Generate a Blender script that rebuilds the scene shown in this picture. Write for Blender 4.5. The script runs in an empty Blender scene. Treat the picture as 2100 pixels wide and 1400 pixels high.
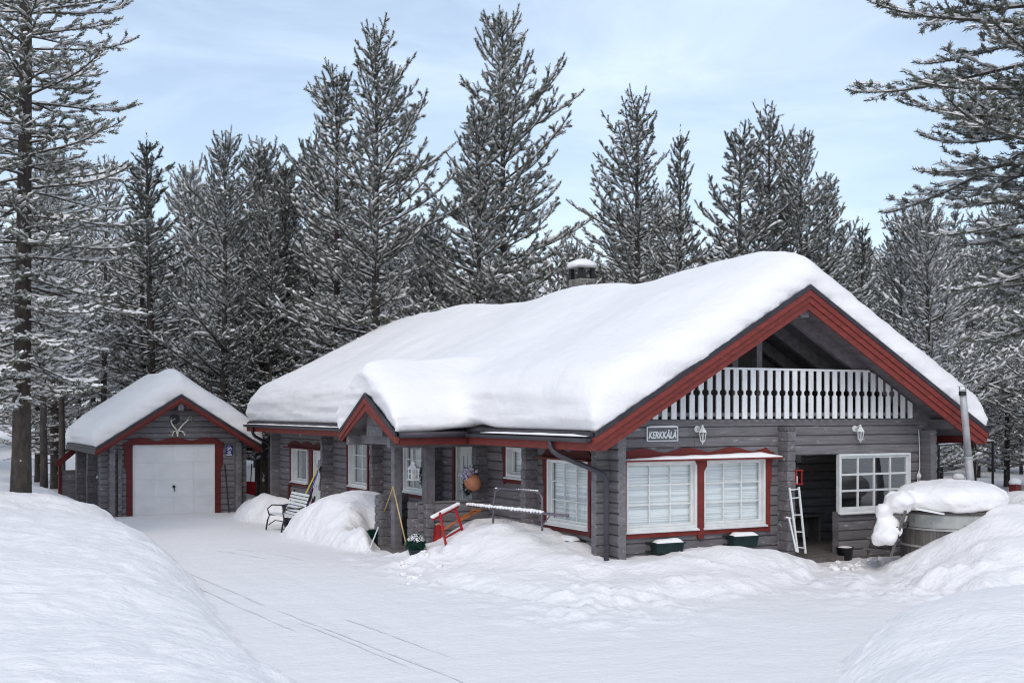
import bpy, math, random
import numpy as np
from mathutils import Vector, Matrix, noise as mnoise

random.seed(7)
scene = bpy.context.scene
COL = scene.collection

# ------------------------------------------------------------------ camera
# World axes: X along the gable front, Y along the long wall (away), origin at
# the cabin's front-left wall corner.  The lens is level with a vertical shift.
F_PX, CX_PX, HOR = 2485.0, 1050.0, 840.0
_k = math.hypot(4750, 2485)
RV = np.array([4750 / _k, -2485 / _k, 0.0])
FV = np.array([2485 / _k, 4750 / _k, 0.0])
CAM = -(1.702 * RV + 21.14 * FV)
CAM[2] = 2.92
cam_d = bpy.data.cameras.new('camera')
cam_d.sensor_width = 36.0
cam_d.lens = F_PX / 2100 * 36
cam_d.shift_y = (HOR - 700) / 2100
cam_d.clip_start = 0.1
cam_d.clip_end = 3000
cam = bpy.data.objects.new('camera', cam_d)
COL.objects.link(cam)
cam.location = CAM
cam.rotation_euler = (math.radians(90), 0, math.atan2(-FV[0], FV[1]))
scene.camera = cam

# ------------------------------------------------------------------ sky and sun
SUN_EL, SUN_AZ = math.radians(46), math.radians(236)   # azimuth in the XY plane, direction the sun stands in
world = bpy.data.worlds.new('World')
scene.world = world
world.use_nodes = True
wn, wl = world.node_tree.nodes, world.node_tree.links
wn.clear()
w_out = wn.new('ShaderNodeOutputWorld')
w_bg = wn.new('ShaderNodeBackground')
w_sky = wn.new('ShaderNodeTexSky')
w_sky.sky_type = 'NISHITA'
w_sky.sun_disc = False
w_sky.sun_elevation = SUN_EL
w_sky.sun_rotation = math.pi / 2 - SUN_AZ
w_sky.altitude = 200
w_sky.air_density = 1.0
w_sky.dust_density = 1.2
w_sky.ozone_density = 1.5
w_tc = wn.new('ShaderNodeTexCoord')
w_map = wn.new('ShaderNodeMapping')
w_map.inputs['Scale'].default_value = (1.3, 1.3, 5.0)
w_noise = wn.new('ShaderNodeTexNoise')
w_noise.inputs['Scale'].default_value = 2.4
w_noise.inputs['Detail'].default_value = 8
w_noise.inputs['Roughness'].default_value = 0.58
w_noise.inputs['Distortion'].default_value = 0.5
w_ramp = wn.new('ShaderNodeValToRGB')
w_ramp.color_ramp.elements[0].position = 0.42
w_ramp.color_ramp.elements[0].color = (0.30, 0.30, 0.30, 1)
w_ramp.color_ramp.elements[1].position = 0.74
w_ramp.color_ramp.elements[1].color = (0.62, 0.62, 0.62, 1)
w_mix = wn.new('ShaderNodeMixRGB')
w_mix.inputs['Color2'].default_value = (8.0, 9.2, 10.6, 1)    # thin high veil cloud
wl.new(w_tc.outputs['Generated'], w_map.inputs['Vector'])
wl.new(w_map.outputs['Vector'], w_noise.inputs['Vector'])
wl.new(w_noise.outputs['Fac'], w_ramp.inputs['Fac'])
wl.new(w_ramp.outputs['Color'], w_mix.inputs['Fac'])
wl.new(w_sky.outputs['Color'], w_mix.inputs['Color1'])
wl.new(w_mix.outputs['Color'], w_bg.inputs['Color'])
w_bg.inputs['Strength'].default_value = 0.1
wl.new(w_bg.outputs['Background'], w_out.inputs['Surface'])

sun_d = bpy.data.lights.new('sun', 'SUN')
sun_d.energy = 0.85
sun_d.angle = math.radians(28)
sun_d.color = (1.0, 0.94, 0.86)
sun = bpy.data.objects.new('sun', sun_d)
COL.objects.link(sun)
_sd = Vector((math.cos(SUN_EL) * math.cos(SUN_AZ), math.cos(SUN_EL) * math.sin(SUN_AZ), math.sin(SUN_EL)))
sun.rotation_euler = (-_sd).to_track_quat('-Z', 'Y').to_euler()

scene.view_settings.view_transform = 'Standard'
scene.view_settings.look = 'None'
scene.view_settings.exposure = 0.48
scene.view_settings.gamma = 1.0
scene.render.engine = 'CYCLES'
scene.cycles.max_bounces = 6
scene.cycles.diffuse_bounces = 4
scene.cycles.glossy_bounces = 3
scene.cycles.transmission_bounces = 4
scene.cycles.transparent_max_bounces = 10
scene.cycles.caustics_reflective = False
scene.cycles.caustics_refractive = False
scene.cycles.use_denoising = True
scene.cycles.sample_clamp_indirect = 6
scene.cycles.filter_width = 1.1


# ------------------------------------------------------------------ pixel helpers
def ray(px, py):
    return FV + RV * (px - CX_PX) / F_PX + np.array([0, 0, 1.0]) * (HOR - py) / F_PX


def onX(px, py, X):
    r = ray(px, py)
    return CAM + r * ((X - CAM[0]) / r[0])


def onY(px, py, Y):
    r = ray(px, py)
    return CAM + r * ((Y - CAM[1]) / r[1])


def onZ(px, py, Z=0.0):
    r = ray(px, py)
    return CAM + r * ((Z - CAM[2]) / r[2])


def atD(px, py, D):
    return CAM + ray(px, py) * D


def gxy(px, D):
    """ground position under pixel column px at depth D"""
    p = CAM + (FV + RV * (px - CX_PX) / F_PX) * D
    return float(p[0]), float(p[1])


# ------------------------------------------------------------------ materials
def mat(name, col, rough=0.7, metal=0.0, var=None, scale=(4, 4, 4), vmin=0.35, vmax=0.65, detail=4,
        bump=0.0, bscale=None, bdetail=4, rand=0.0, spots=None, spec=0.3, emit=None):
    """procedural principled material: base colour, optional noise towards colour var, bump, per-object shift, spots"""
    m = bpy.data.materials.new(name)
    m.use_nodes = True
    nt = m.node_tree
    n, l = nt.nodes, nt.links
    b = n['Principled BSDF']
    b.inputs['Roughness'].default_value = rough
    b.inputs['Metallic'].default_value = metal
    b.inputs['Specular IOR Level'].default_value = spec
    geo = n.new('ShaderNodeNewGeometry')
    oi = n.new('ShaderNodeObjectInfo')
    rgb = n.new('ShaderNodeRGB')
    rgb.outputs[0].default_value = (*col, 1)
    out = rgb.outputs[0]

    def noise(sc, det, off=0.0):
        mp = n.new('ShaderNodeMapping')
        mp.inputs['Scale'].default_value = sc
        mp.inputs['Location'].default_value = (off, off * 1.7, off * 0.3)
        l.new(geo.outputs['Position'], mp.inputs['Vector'])
        t = n.new('ShaderNodeTexNoise')
        t.inputs['Scale'].default_value = 1.0
        t.inputs['Detail'].default_value = det
        t.inputs['Roughness'].default_value = 0.6
        l.new(mp.outputs['Vector'], t.inputs['Vector'])
        return t.outputs['Fac']

    def rng(src, a, c, to0=0.0, to1=1.0):
        r = n.new('ShaderNodeMapRange')
        r.inputs['From Min'].default_value = a
        r.inputs['From Max'].default_value = c
        r.inputs['To Min'].default_value = to0
        r.inputs['To Max'].default_value = to1
        l.new(src, r.inputs['Value'])
        return r.outputs['Result']

    if var is not None:
        mx = n.new('ShaderNodeMixRGB')
        mx.inputs['Color2'].default_value = (*var, 1)
        l.new(rng(noise(scale, detail), vmin, vmax), mx.inputs['Fac'])
        l.new(out, mx.inputs['Color1'])
        out = mx.outputs['Color']
    if spots is not None:
        scol, ssc, lo, hi = spots
        mx = n.new('ShaderNodeMixRGB')
        mx.inputs['Color2'].default_value = (*scol, 1)
        l.new(rng(noise(ssc, 5, 13.7), lo, hi), mx.inputs['Fac'])
        l.new(out, mx.inputs['Color1'])
        out = mx.outputs['Color']
    if rand:
        mul = n.new('ShaderNodeMixRGB')
        mul.blend_type = 'MULTIPLY'
        mul.inputs['Fac'].default_value = 1
        g = rng(oi.outputs['Random'], 0, 1, 1 - rand, 1 + rand)
        l.new(out, mul.inputs['Color1'])
        l.new(g, mul.inputs['Color2'])
        out = mul.outputs['Color']
    l.new(out, b.inputs['Base Color'])
    if bump:
        bp = n.new('ShaderNodeBump')
        bp.inputs['Strength'].default_value = 1.0
        bp.inputs['Distance'].default_value = bump
        l.new(noise(bscale or scale, bdetail, 5.1), bp.inputs['Height'])
        l.new(bp.outputs['Normal'], b.inputs['Normal'])
    if emit:
        b.inputs['Emission Color'].default_value = (*emit[0], 1)
        b.inputs['Emission Strength'].default_value = emit[1]
    return m


M = {}
LOGC, LOGV, LOGS = (0.205, 0.190, 0.197), (0.130, 0.118, 0.122), (0.46, 0.44, 0.45)
M['log_x'] = mat('log_paint_x', LOGC, 0.72, var=LOGV, scale=(2.2, 14, 26), vmin=0.3, vmax=0.7, bump=0.006, bscale=(5, 30, 60),
                 rand=0.16, spots=(LOGS, (3.2, 9, 20), 0.62, 0.74))
M['log_y'] = mat('log_paint_y', LOGC, 0.72, var=LOGV, scale=(14, 2.2, 26), vmin=0.3, vmax=0.7, bump=0.006, bscale=(30, 5, 60),
                 rand=0.16, spots=(LOGS, (9, 3.2, 20), 0.63, 0.75))
M['log_end'] = mat('log_end_paint', (0.18, 0.165, 0.172), 0.75, var=(0.115, 0.104, 0.108), scale=(16, 16, 16), bump=0.006,
                   bscale=(40, 40, 40), rand=0.2, spots=(LOGS, (9, 9, 12), 0.62, 0.72))
M['beam'] = mat('beam_paint', (0.175, 0.16, 0.168), 0.75, var=(0.12, 0.108, 0.114), scale=(6, 3, 9), bump=0.004, bscale=(20, 9, 40), rand=0.12,
                spots=((0.26, 0.245, 0.25), (4, 4, 10), 0.64, 0.76))
M['red'] = mat('red_paint', (0.215, 0.037, 0.028), 0.65, var=(0.15, 0.028, 0.022), scale=(5, 5, 11), bump=0.003, bscale=(14, 14, 50), rand=0.1)
M['red_mid'] = mat('red_window_paint', (0.20, 0.027, 0.021), 0.6, var=(0.14, 0.02, 0.017), scale=(5, 5, 9), bump=0.003, bscale=(14, 14, 40), rand=0.1)
M['red_dark'] = mat('red_trim_paint', (0.13, 0.018, 0.016), 0.6, var=(0.085, 0.013, 0.012), scale=(5, 5, 9), bump=0.003, bscale=(14, 14, 40), rand=0.1)
M['white'] = mat('white_paint', (0.76, 0.76, 0.74), 0.45, var=(0.66, 0.66, 0.65), scale=(6, 6, 6), bump=0.001, bscale=(30, 30, 30), rand=0.04)
M['whitewood'] = mat('white_board_paint', (0.84, 0.83, 0.83), 0.6, var=(0.7, 0.69, 0.69), scale=(8, 8, 3), bump=0.003, bscale=(40, 40, 12), rand=0.08)
M['door'] = mat('door_paint', (0.70, 0.70, 0.67), 0.45, var=(0.64, 0.64, 0.61), scale=(3, 3, 3), rand=0.03)
M['gdoor'] = mat('garage_door_paint', (0.74, 0.74, 0.75), 0.5, var=(0.66, 0.66, 0.67), scale=(1.4, 1.4, 2.2), bump=0.002, bscale=(25, 25, 25), rand=0.03)
M['metal'] = mat('dark_roof_metal', (0.035, 0.030, 0.038), 0.45, metal=0.3, var=(0.055, 0.05, 0.058), scale=(4, 4, 4), bump=0.001, bscale=(20, 20, 20))
M['gutter'] = mat('gutter_metal', (0.075, 0.068, 0.08), 0.4, metal=0.2, var=(0.055, 0.05, 0.06), scale=(3, 3, 3))
M['black'] = mat('black_plastic', (0.016, 0.016, 0.019), 0.5, var=(0.026, 0.026, 0.03), scale=(9, 9, 9))
M['iron'] = mat('black_iron', (0.02, 0.02, 0.022), 0.5, metal=0.4, var=(0.04, 0.035, 0.033), scale=(12, 12, 12))
M['steel'] = mat('galvanised_steel', (0.48, 0.48, 0.49), 0.55, metal=0.25, var=(0.36, 0.35, 0.36), scale=(9, 9, 4), spots=((0.30, 0.22, 0.16), (7, 7, 5), 0.66, 0.78))
M['tubesteel'] = mat('tube_steel', (0.2, 0.17, 0.2), 0.35, metal=0.6, var=(0.14, 0.12, 0.14), scale=(9, 9, 9))
M['wood'] = mat('weathered_wood', (0.155, 0.14, 0.13), 0.8, var=(0.10, 0.088, 0.08), scale=(9, 9, 3), bump=0.004, bscale=(30, 30, 9), rand=0.18)
M['yellow'] = mat('yellow_handle', (0.62, 0.46, 0.2), 0.5, var=(0.5, 0.36, 0.16), scale=(9, 9, 9))
M['orange'] = mat('orange_wood', (0.62, 0.2, 0.055), 0.5, var=(0.5, 0.15, 0.045), scale=(9, 9, 9))
M['redgloss'] = mat('red_enamel', (0.42, 0.02, 0.022), 0.35, var=(0.3, 0.016, 0.018), scale=(12, 12, 12))
M['green'] = mat('green_leaf_plastic', (0.012, 0.075, 0.045), 0.6, var=(0.006, 0.04, 0.026), scale=(30, 30, 30))
M['darkgreen'] = mat('flower_box_green', (0.01, 0.028, 0.03), 0.55, var=(0.016, 0.036, 0.036), scale=(9, 9, 9))
M['terracotta'] = mat('terracotta', (0.46, 0.2, 0.11), 0.75, var=(0.38, 0.16, 0.09), scale=(9, 9, 9))
M['purple'] = mat('purple_petal', (0.34, 0.24, 0.45), 0.7, var=(0.62, 0.6, 0.66), scale=(30, 30, 30))
M['twig'] = mat('twig_wreath', (0.03, 0.032, 0.03), 0.85, var=(0.055, 0.05, 0.045), scale=(30, 30, 30))
M['bone'] = mat('bone', (0.74, 0.71, 0.64), 0.7, var=(0.58, 0.53, 0.45), scale=(14, 14, 14))
M['blue'] = mat('blue_sign', (0.022, 0.02, 0.2), 0.4)
M['signwhite'] = mat('sign_white', (0.8, 0.8, 0.8), 0.5)
M['signgrey'] = mat('sign_grey', (0.16, 0.16, 0.165), 0.7, var=(0.12, 0.12, 0.125), scale=(9, 9, 9))
M['skiY'] = mat('ski_yellow', (0.55, 0.52, 0.06), 0.3)
M['skiB'] = mat('ski_blue', (0.10, 0.10, 0.38), 0.3)
M['skiW'] = mat('ski_white', (0.7, 0.7, 0.72), 0.3)
M['bulb'] = mat('fairy_light', (0.9, 0.5, 0.2), 0.4, emit=((1.0, 0.5, 0.16), 2.2))
M['candle'] = mat('candle_wax', (0.75, 0.7, 0.55), 0.5)
M['curtain'] = mat('curtain', (0.55, 0.55, 0.55), 0.9, var=(0.36, 0.36, 0.37), scale=(30, 30, 1), vmin=0.4, vmax=0.6)
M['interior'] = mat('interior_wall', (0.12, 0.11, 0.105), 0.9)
M['blind'] = mat('venetian_blind', (0.86, 0.89, 0.89), 0.6, var=(0.62, 0.65, 0.66), scale=(0.4, 0.4, 40), vmin=0.46, vmax=0.58, detail=0)
M['tubliner'] = mat('tub_liner', (0.42, 0.42, 0.40), 0.5, var=(0.33, 0.33, 0.31), scale=(4, 4, 4),
                    spots=((0.085, 0.06, 0.045), (5, 5, 2.6), 0.60, 0.63))
M['stove'] = mat('chimney_stone', (0.22, 0.2, 0.18), 0.85, var=(0.12, 0.105, 0.095), scale=(7, 7, 7), bump=0.01, bscale=(20, 20, 20), rand=0.35)
M['mortar'] = mat('mortar', (0.30, 0.29, 0.27), 0.9, bump=0.004, bscale=(60, 60, 60))
M['bark'] = mat('pine_bark', (0.088, 0.070, 0.060), 0.9, var=(0.044, 0.036, 0.032), scale=(9, 9, 3.5), bump=0.03, bscale=(14, 14, 5), rand=0.2,
                spots=((0.55, 0.56, 0.58), (4.5, 4.5, 3), 0.66, 0.69))
M['needle'] = mat('pine_needles', (0.078, 0.086, 0.060), 0.65, var=(0.130, 0.132, 0.100), scale=(1.3, 1.3, 1.3), vmin=0.35, vmax=0.65, rand=0.22,
                  spots=((0.52, 0.53, 0.53), (9, 9, 14), 0.53, 0.60))
M['needle_frost'] = mat('frosted_needles', (0.085, 0.092, 0.066), 0.65, var=(0.14, 0.142, 0.11), scale=(1.3, 1.3, 1.3), vmin=0.35, vmax=0.65, rand=0.22,
                        spots=((0.62, 0.62, 0.62), (9, 9, 14), 0.50, 0.57))
M['limb'] = mat('pine_limb', (0.085, 0.07, 0.058), 0.85, var=(0.05, 0.042, 0.036), scale=(7, 7, 7), rand=0.15)


def snow_mat(name, col, bumps, rough=0.6):
    m = bpy.data.materials.new(name)
    m.use_nodes = True
    n, l = m.node_tree.nodes, m.node_tree.links
    b = n['Principled BSDF']
    b.inputs['Roughness'].default_value = rough
    b.inputs['Specular IOR Level'].default_value = 0.2
    b.inputs['Base Color'].default_value = (*col, 1)
    geo = n.new('ShaderNodeNewGeometry')
    prev = None
    for sc, dist, det in bumps:
        mp = n.new('ShaderNodeMapping')
        mp.inputs['Scale'].default_value = sc
        l.new(geo.outputs['Position'], mp.inputs['Vector'])
        t = n.new('ShaderNodeTexNoise')
        t.inputs['Scale'].default_value = 1
        t.inputs['Detail'].default_value = det
        l.new(mp.outputs['Vector'], t.inputs['Vector'])
        bp = n.new('ShaderNodeBump')
        bp.inputs['Strength'].default_value = 1
        bp.inputs['Distance'].default_value = dist
        l.new(t.outputs['Fac'], bp.inputs['Height'])
        if prev:
            l.new(prev, bp.inputs['Normal'])
        prev = bp.outputs['Normal']
    l.new(prev, b.inputs['Normal'])
    return m, n, l, b, geo


SNOWC = (0.905, 0.872, 0.862)
M['snow'] = snow_mat('snow', SNOWC, [((2.5, 2.5, 2.5), 0.03, 4), ((30, 30, 30), 0.006, 4)])[0]
M['roofsnow'] = snow_mat('roof_snow', SNOWC, [((1.3, 1.3, 1.3), 0.05, 3), ((5, 5, 5), 0.018, 4), ((40, 40, 40), 0.005, 3)])[0]
M['treesnow'] = snow_mat('branch_snow', (0.905, 0.875, 0.865), [((20, 20, 20), 0.01, 2)])[0]


def glass_mat(name, refl, tint):
    m = bpy.data.materials.new(name)
    m.use_nodes = True
    n, l = m.node_tree.nodes, m.node_tree.links
    n.remove(n['Principled BSDF'])
    out = n['Material Output']
    tr = n.new('ShaderNodeBsdfTransparent')
    tr.inputs['Color'].default_value = (*tint, 1)
    gl = n.new('ShaderNodeBsdfGlossy')
    gl.inputs['Roughness'].default_value = 0.02
    lw = n.new('ShaderNodeLayerWeight')
    lw.inputs['Blend'].default_value = 0.5
    pw = n.new('ShaderNodeMath')
    pw.operation = 'POWER'
    pw.inputs[1].default_value = 4.0
    l.new(lw.outputs['Facing'], pw.inputs[0])
    ad = n.new('ShaderNodeMath')
    ad.operation = 'MULTIPLY_ADD'
    ad.inputs[1].default_value = 0.85
    ad.inputs[2].default_value = refl
    ad.use_clamp = True
    l.new(pw.outputs[0], ad.inputs[0])
    mx = n.new('ShaderNodeMixShader')
    l.new(ad.outputs[0], mx.inputs['Fac'])
    l.new(tr.outputs[0], mx.inputs[1])
    l.new(gl.outputs[0], mx.inputs[2])
    l.new(mx.outputs[0], out.inputs['Surface'])
    return m


M['glass'] = glass_mat('window_glass', 0.08, (0.97, 0.985, 0.98))
M['terraceglass'] = glass_mat('terrace_glass', 0.20, (0.93, 0.96, 0.95))
M['lampglass'] = glass_mat('lantern_glass', 0.05, (0.9, 0.92, 0.92))


# ------------------------------------------------------------------ mesh helpers
def wpos(o):
    v = np.zeros(3)
    while o is not None:
        v += np.array(o.location)
        o = o.parent
    return v


def tag(o, label=None, cat=None, group=None, kind=None):
    if label:
        o['label'] = label
    if cat:
        o['category'] = cat
    if group:
        o['group'] = group
    if kind:
        o['kind'] = kind
    return o


def thing(name, loc, label, cat, group=None):
    o = bpy.data.objects.new(name, None)
    o.empty_display_size = 0.2
    COL.objects.link(o)
    o.location = [float(c) for c in loc]
    return tag(o, label, cat, group)


def part_empty(name, parent):
    o = bpy.data.objects.new(name, None)
    o.empty_display_size = 0.1
    COL.objects.link(o)
    o.parent = parent
    return o


class MB:
    """collects geometry in world coordinates; build() links it as one mesh object"""

    def __init__(s):
        s.v, s.f = [], []

    def add(s, vs, fs):
        o = len(s.v)
        s.v.extend([tuple(float(c) for c in p) for p in vs])
        s.f.extend([tuple(i + o for i in f) for f in fs])
        return s

    def box(s, a, b, ch=0.0):
        """axis box from corner a to corner b; ch chamfers the edges of the vertical-plane profile"""
        x0, y0, z0 = [min(a[i], b[i]) for i in range(3)]
        x1, y1, z1 = [max(a[i], b[i]) for i in range(3)]
        vs = [(x0, y0, z0), (x1, y0, z0), (x1, y1, z0), (x0, y1, z0), (x0, y0, z1), (x1, y0, z1), (x1, y1, z1), (x0, y1, z1)]
        return s.add(vs, [(0, 3, 2, 1), (4, 5, 6, 7), (0, 1, 5, 4), (1, 2, 6, 5), (2, 3, 7, 6), (3, 0, 4, 7)])

    def obox(s, c, ax, ay, az):
        """oriented box: centre and three half-axis vectors"""
        c, ax, ay, az = [np.array(q, float) for q in (c, ax, ay, az)]
        vs = [c + i * ax + j * ay + k * az for k in (-1, 1) for i, j in ((-1, -1), (1, -1), (1, 1), (-1, 1))]
        return s.add(vs, [(0, 3, 2, 1), (4, 5, 6, 7), (0, 1, 5, 4), (1, 2, 6, 5), (2, 3, 7, 6), (3, 0, 4, 7)])

    def bar(s, p, q, w, h, up=(0, 0, 1)):
        """rectangular bar from p to q, w wide (sideways) and h tall"""
        p, q = np.array(p, float), np.array(q, float)
        d = q - p
        L = np.linalg.norm(d)
        d = d / L
        sd = np.cross(d, up)
        if np.linalg.norm(sd) < 1e-4:
            sd = np.cross(d, (1, 0, 0))
        sd /= np.linalg.norm(sd)
        u = np.cross(sd, d)
        return s.obox((p + q) / 2, d * L / 2, sd * w / 2, u * h / 2)

    def prism(s, poly, fr, w0, w1):
        """extrude a 2-D outline given in (u, z) of a wall frame between w0 and w1"""
        n = len(poly)
        vs = [fr(u, z, w0) for u, z in poly] + [fr(u, z, w1) for u, z in poly]
        fs = [tuple(range(n)), tuple(range(2 * n - 1, n - 1, -1))]
        fs += [(i, i + n, (i + 1) % n + n, (i + 1) % n) for i in range(n)]
        return s.add(vs, fs)

    def tube(s, pts, r, n=8, cap=True):
        pts = [np.array(p, float) for p in pts]
        rs = r if isinstance(r, (list, tuple, np.ndarray)) else [r] * len(pts)
        rings = []
        ref = None
        for i, p in enumerate(pts):
            d = pts[min(i + 1, len(pts) - 1)] - pts[max(i - 1, 0)]
            d = d / (np.linalg.norm(d) + 1e-9)
            if ref is None:
                ref = np.cross(d, (0, 0, 1)) if abs(d[2]) < 0.9 else np.cross(d, (1, 0, 0))
            a = ref - d * (ref @ d)
            a /= np.linalg.norm(a) + 1e-9
            ref = a
            b = np.cross(d, a)
            rings.append([p + rs[i] * (math.cos(t) * a + math.sin(t) * b) for t in [2 * math.pi * k / n for k in range(n)]])
        vs = [q for rg in rings for q in rg]
        fs = []
        for i in range(len(pts) - 1):
            for k in range(n):
                fs.append((i * n + k, i * n + (k + 1) % n, (i + 1) * n + (k + 1) % n, (i + 1) * n + k))
        if cap:
            fs.append(tuple(range(n - 1, -1, -1)))
            fs.append(tuple(range((len(pts) - 1) * n, len(pts) * n)))
        return s.add(vs, fs)

    def lathe(s, c, prof, n=16, wob=None):
        """prof: (radius, z) pairs about the vertical axis through c"""
        vs, fs = [], []
        for j, (r, z) in enumerate(prof):
            for k in range(n):
                t = 2 * math.pi * k / n
                rr = r * (1 + (wob(j, k) if wob else 0))
                vs.append((c[0] + rr * math.cos(t), c[1] + rr * math.sin(t), c[2] + z))
        for j in range(len(prof) - 1):
            for k in range(n):
                fs.append((j * n + k, j * n + (k + 1) % n, (j + 1) * n + (k + 1) % n, (j + 1) * n + k))
        fs.append(tuple(range(n - 1, -1, -1)))
        fs.append(tuple(range((len(prof) - 1) * n, len(prof) * n)))
        return s.add(vs, fs)

    def blob(s, c, rx, ry, rz, seed=0, amp=0.15, n=14, m=8, flat=0.0):
        """lumpy ellipsoid; flat > 0 cuts the underside up to that share"""
        vs, fs = [], []
        for j in range(m + 1):
            ph = -math.pi / 2 + math.pi * j / m
            for k in range(n):
                t = 2 * math.pi * k / n
                d = Vector((math.cos(ph) * math.cos(t), math.cos(ph) * math.sin(t), math.sin(ph)))
                a = 1 + amp * (mnoise.noise(d * 1.7 + Vector((seed * 3.1, seed * 1.3, 0))) + 0.5 * mnoise.noise(d * 4 + Vector((seed, 0, seed))))
                z = max(d.z, -1 + flat)
                vs.append((c[0] + rx * d.x * a, c[1] + ry * d.y * a, c[2] + rz * z * a))
        for j in range(m):
            for k in range(n):
                fs.append((j * n + k, j * n + (k + 1) % n, (j + 1) * n + (k + 1) % n, (j + 1) * n + k))
        return s.add(vs, fs)

    def build(s, name, m, parent=None, smooth=False, bevel=0.0, kind=None):
        off = wpos(parent) if parent is not None else np.zeros(3)
        me = bpy.data.meshes.new(name)
        if parent is None:
            vv = np.array(s.v)
            off = np.array([(vv[:, 0].min() + vv[:, 0].max()) / 2, (vv[:, 1].min() + vv[:, 1].max()) / 2, vv[:, 2].min()])
        me.from_pydata([tuple(np.array(p) - off) for p in s.v], [], s.f)
        me.materials.append(M[m] if isinstance(m, str) else m)
        o = bpy.data.objects.new(name, me)
        COL.objects.link(o)
        if parent is not None:
            o.parent = parent
        else:
            o.location = off
        if smooth:
            me.polygons.foreach_set('use_smooth', [True] * len(me.polygons))
        if bevel:
            bv = o.modifiers.new('bevel', 'BEVEL')
            bv.width = bevel
            bv.segments = 2
            bv.limit_method = 'ANGLE'
        if kind:
            o['kind'] = kind
        return o


def np_mesh(name, V, T, m, parent=None, smooth=False):
    """fast mesh from numpy vertices and triangle (or quad) index arrays"""
    me = bpy.data.meshes.new(name)
    k = T.shape[1]
    me.vertices.add(len(V))
    me.vertices.foreach_set('co', np.ascontiguousarray(V, dtype=np.float32).ravel())
    me.loops.add(T.size)
    me.loops.foreach_set('vertex_index', np.ascontiguousarray(T, dtype=np.int32).ravel())
    me.polygons.add(len(T))
    me.polygons.foreach_set('loop_start', np.arange(0, T.size, k, dtype=np.int32))
    if smooth:
        me.polygons.foreach_set('use_smooth', np.ones(len(T), dtype=bool))
    me.update(calc_edges=True)
    me.materials.append(M[m] if isinstance(m, str) else m)
    o = bpy.data.objects.new(name, me)
    COL.objects.link(o)
    if parent is not None:
        o.parent = parent
    return o


def frame_gable(Y):
    return lambda u, z, w: (u, Y - w, z)          # u = X, outward = -Y


def frame_side(X):
    return lambda u, z, w: (X - w, u, z)          # u = Y, outward = -X


# value-noise fbm on arrays
_rs = np.random.RandomState(3)
_NT = _rs.rand(256, 256)


def vnoise(x, y):
    xi, yi = np.floor(x).astype(int), np.floor(y).astype(int)
    fx, fy = x - xi, y - yi
    fx, fy = fx * fx * fx * (fx * (fx * 6 - 15) + 10), fy * fy * fy * (fy * (fy * 6 - 15) + 10)
    g = lambda a, b: _NT[a % 256, b % 256]
    return (g(xi, yi) * (1 - fx) + g(xi + 1, yi) * fx) * (1 - fy) + (g(xi, yi + 1) * (1 - fx) + g(xi + 1, yi + 1) * fx) * fy - 0.5


def fbm(x, y, o=4, g=0.5):
    s, a = 0, 1.0
    for i in range(o):
        s = s + a * vnoise(x * 2 ** i + 17.3 * i, y * 2 ** i + 7.1 * i)
        a *= g
    return s


# ------------------------------------------------------------------ terrain
def sstep(t):
    t = np.clip(t, 0, 1)
    return t * t * (3 - 2 * t)


def base_z(x, y):
    """bare ground under the snow: level at the cabin, falling to the garage, a wooded hill far behind"""
    z = -0.46 * sstep((y - 5.0) / 14.0)
    d = (x - CAM[0]) * FV[0] + (y - CAM[1]) * FV[1]
    z = z + 44.0 * sstep((d - 90.0) / 330.0)
    side = np.abs((x - CAM[0]) * RV[0] + (y - CAM[1]) * RV[1])
    return z + 0.5 * fbm(x / 19.0, y / 19.0, 2) * sstep((d - 42) / 20.0) + 0 * side


def poly_sdf(x, y, poly):
    """distance inside a polygon (positive inside, 0 outside)"""
    inside = np.zeros(x.shape, bool)
    dist = np.full(x.shape, 1e9)
    n = len(poly)
    for i in range(n):
        (ax, ay), (bx, by) = poly[i], poly[(i + 1) % n]
        c = (ay > y) != (by > y)
        xt = (bx - ax) * (y - ay) / (by - ay + 1e-12) + ax
        inside ^= c & (x < xt)
        dx, dy = bx - ax, by - ay
        t = np.clip(((x - ax) * dx + (y - ay) * dy) / (dx * dx + dy * dy + 1e-12), 0, 1)
        dist = np.minimum(dist, np.hypot(x - ax - t * dx, y - ay - t * dy))
    return np.where(inside, dist, -dist)


def pz(lst, z=0.0):
    return [tuple(onZ(px, py, z)[:2]) for px, py in lst]


def idw(x, y, pts):
    sw, sz = 0, 0
    for px, py, h in pts:
        w = 1.0 / ((x - px) ** 2 + (y - py) ** 2 + 0.05) ** 1.5
        sw, sz = sw + w, sz + w * h
    return sz / sw


def hp(px, py, D):
    p = atD(px, py, D)
    return (p[0], p[1], p[2])


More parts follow.
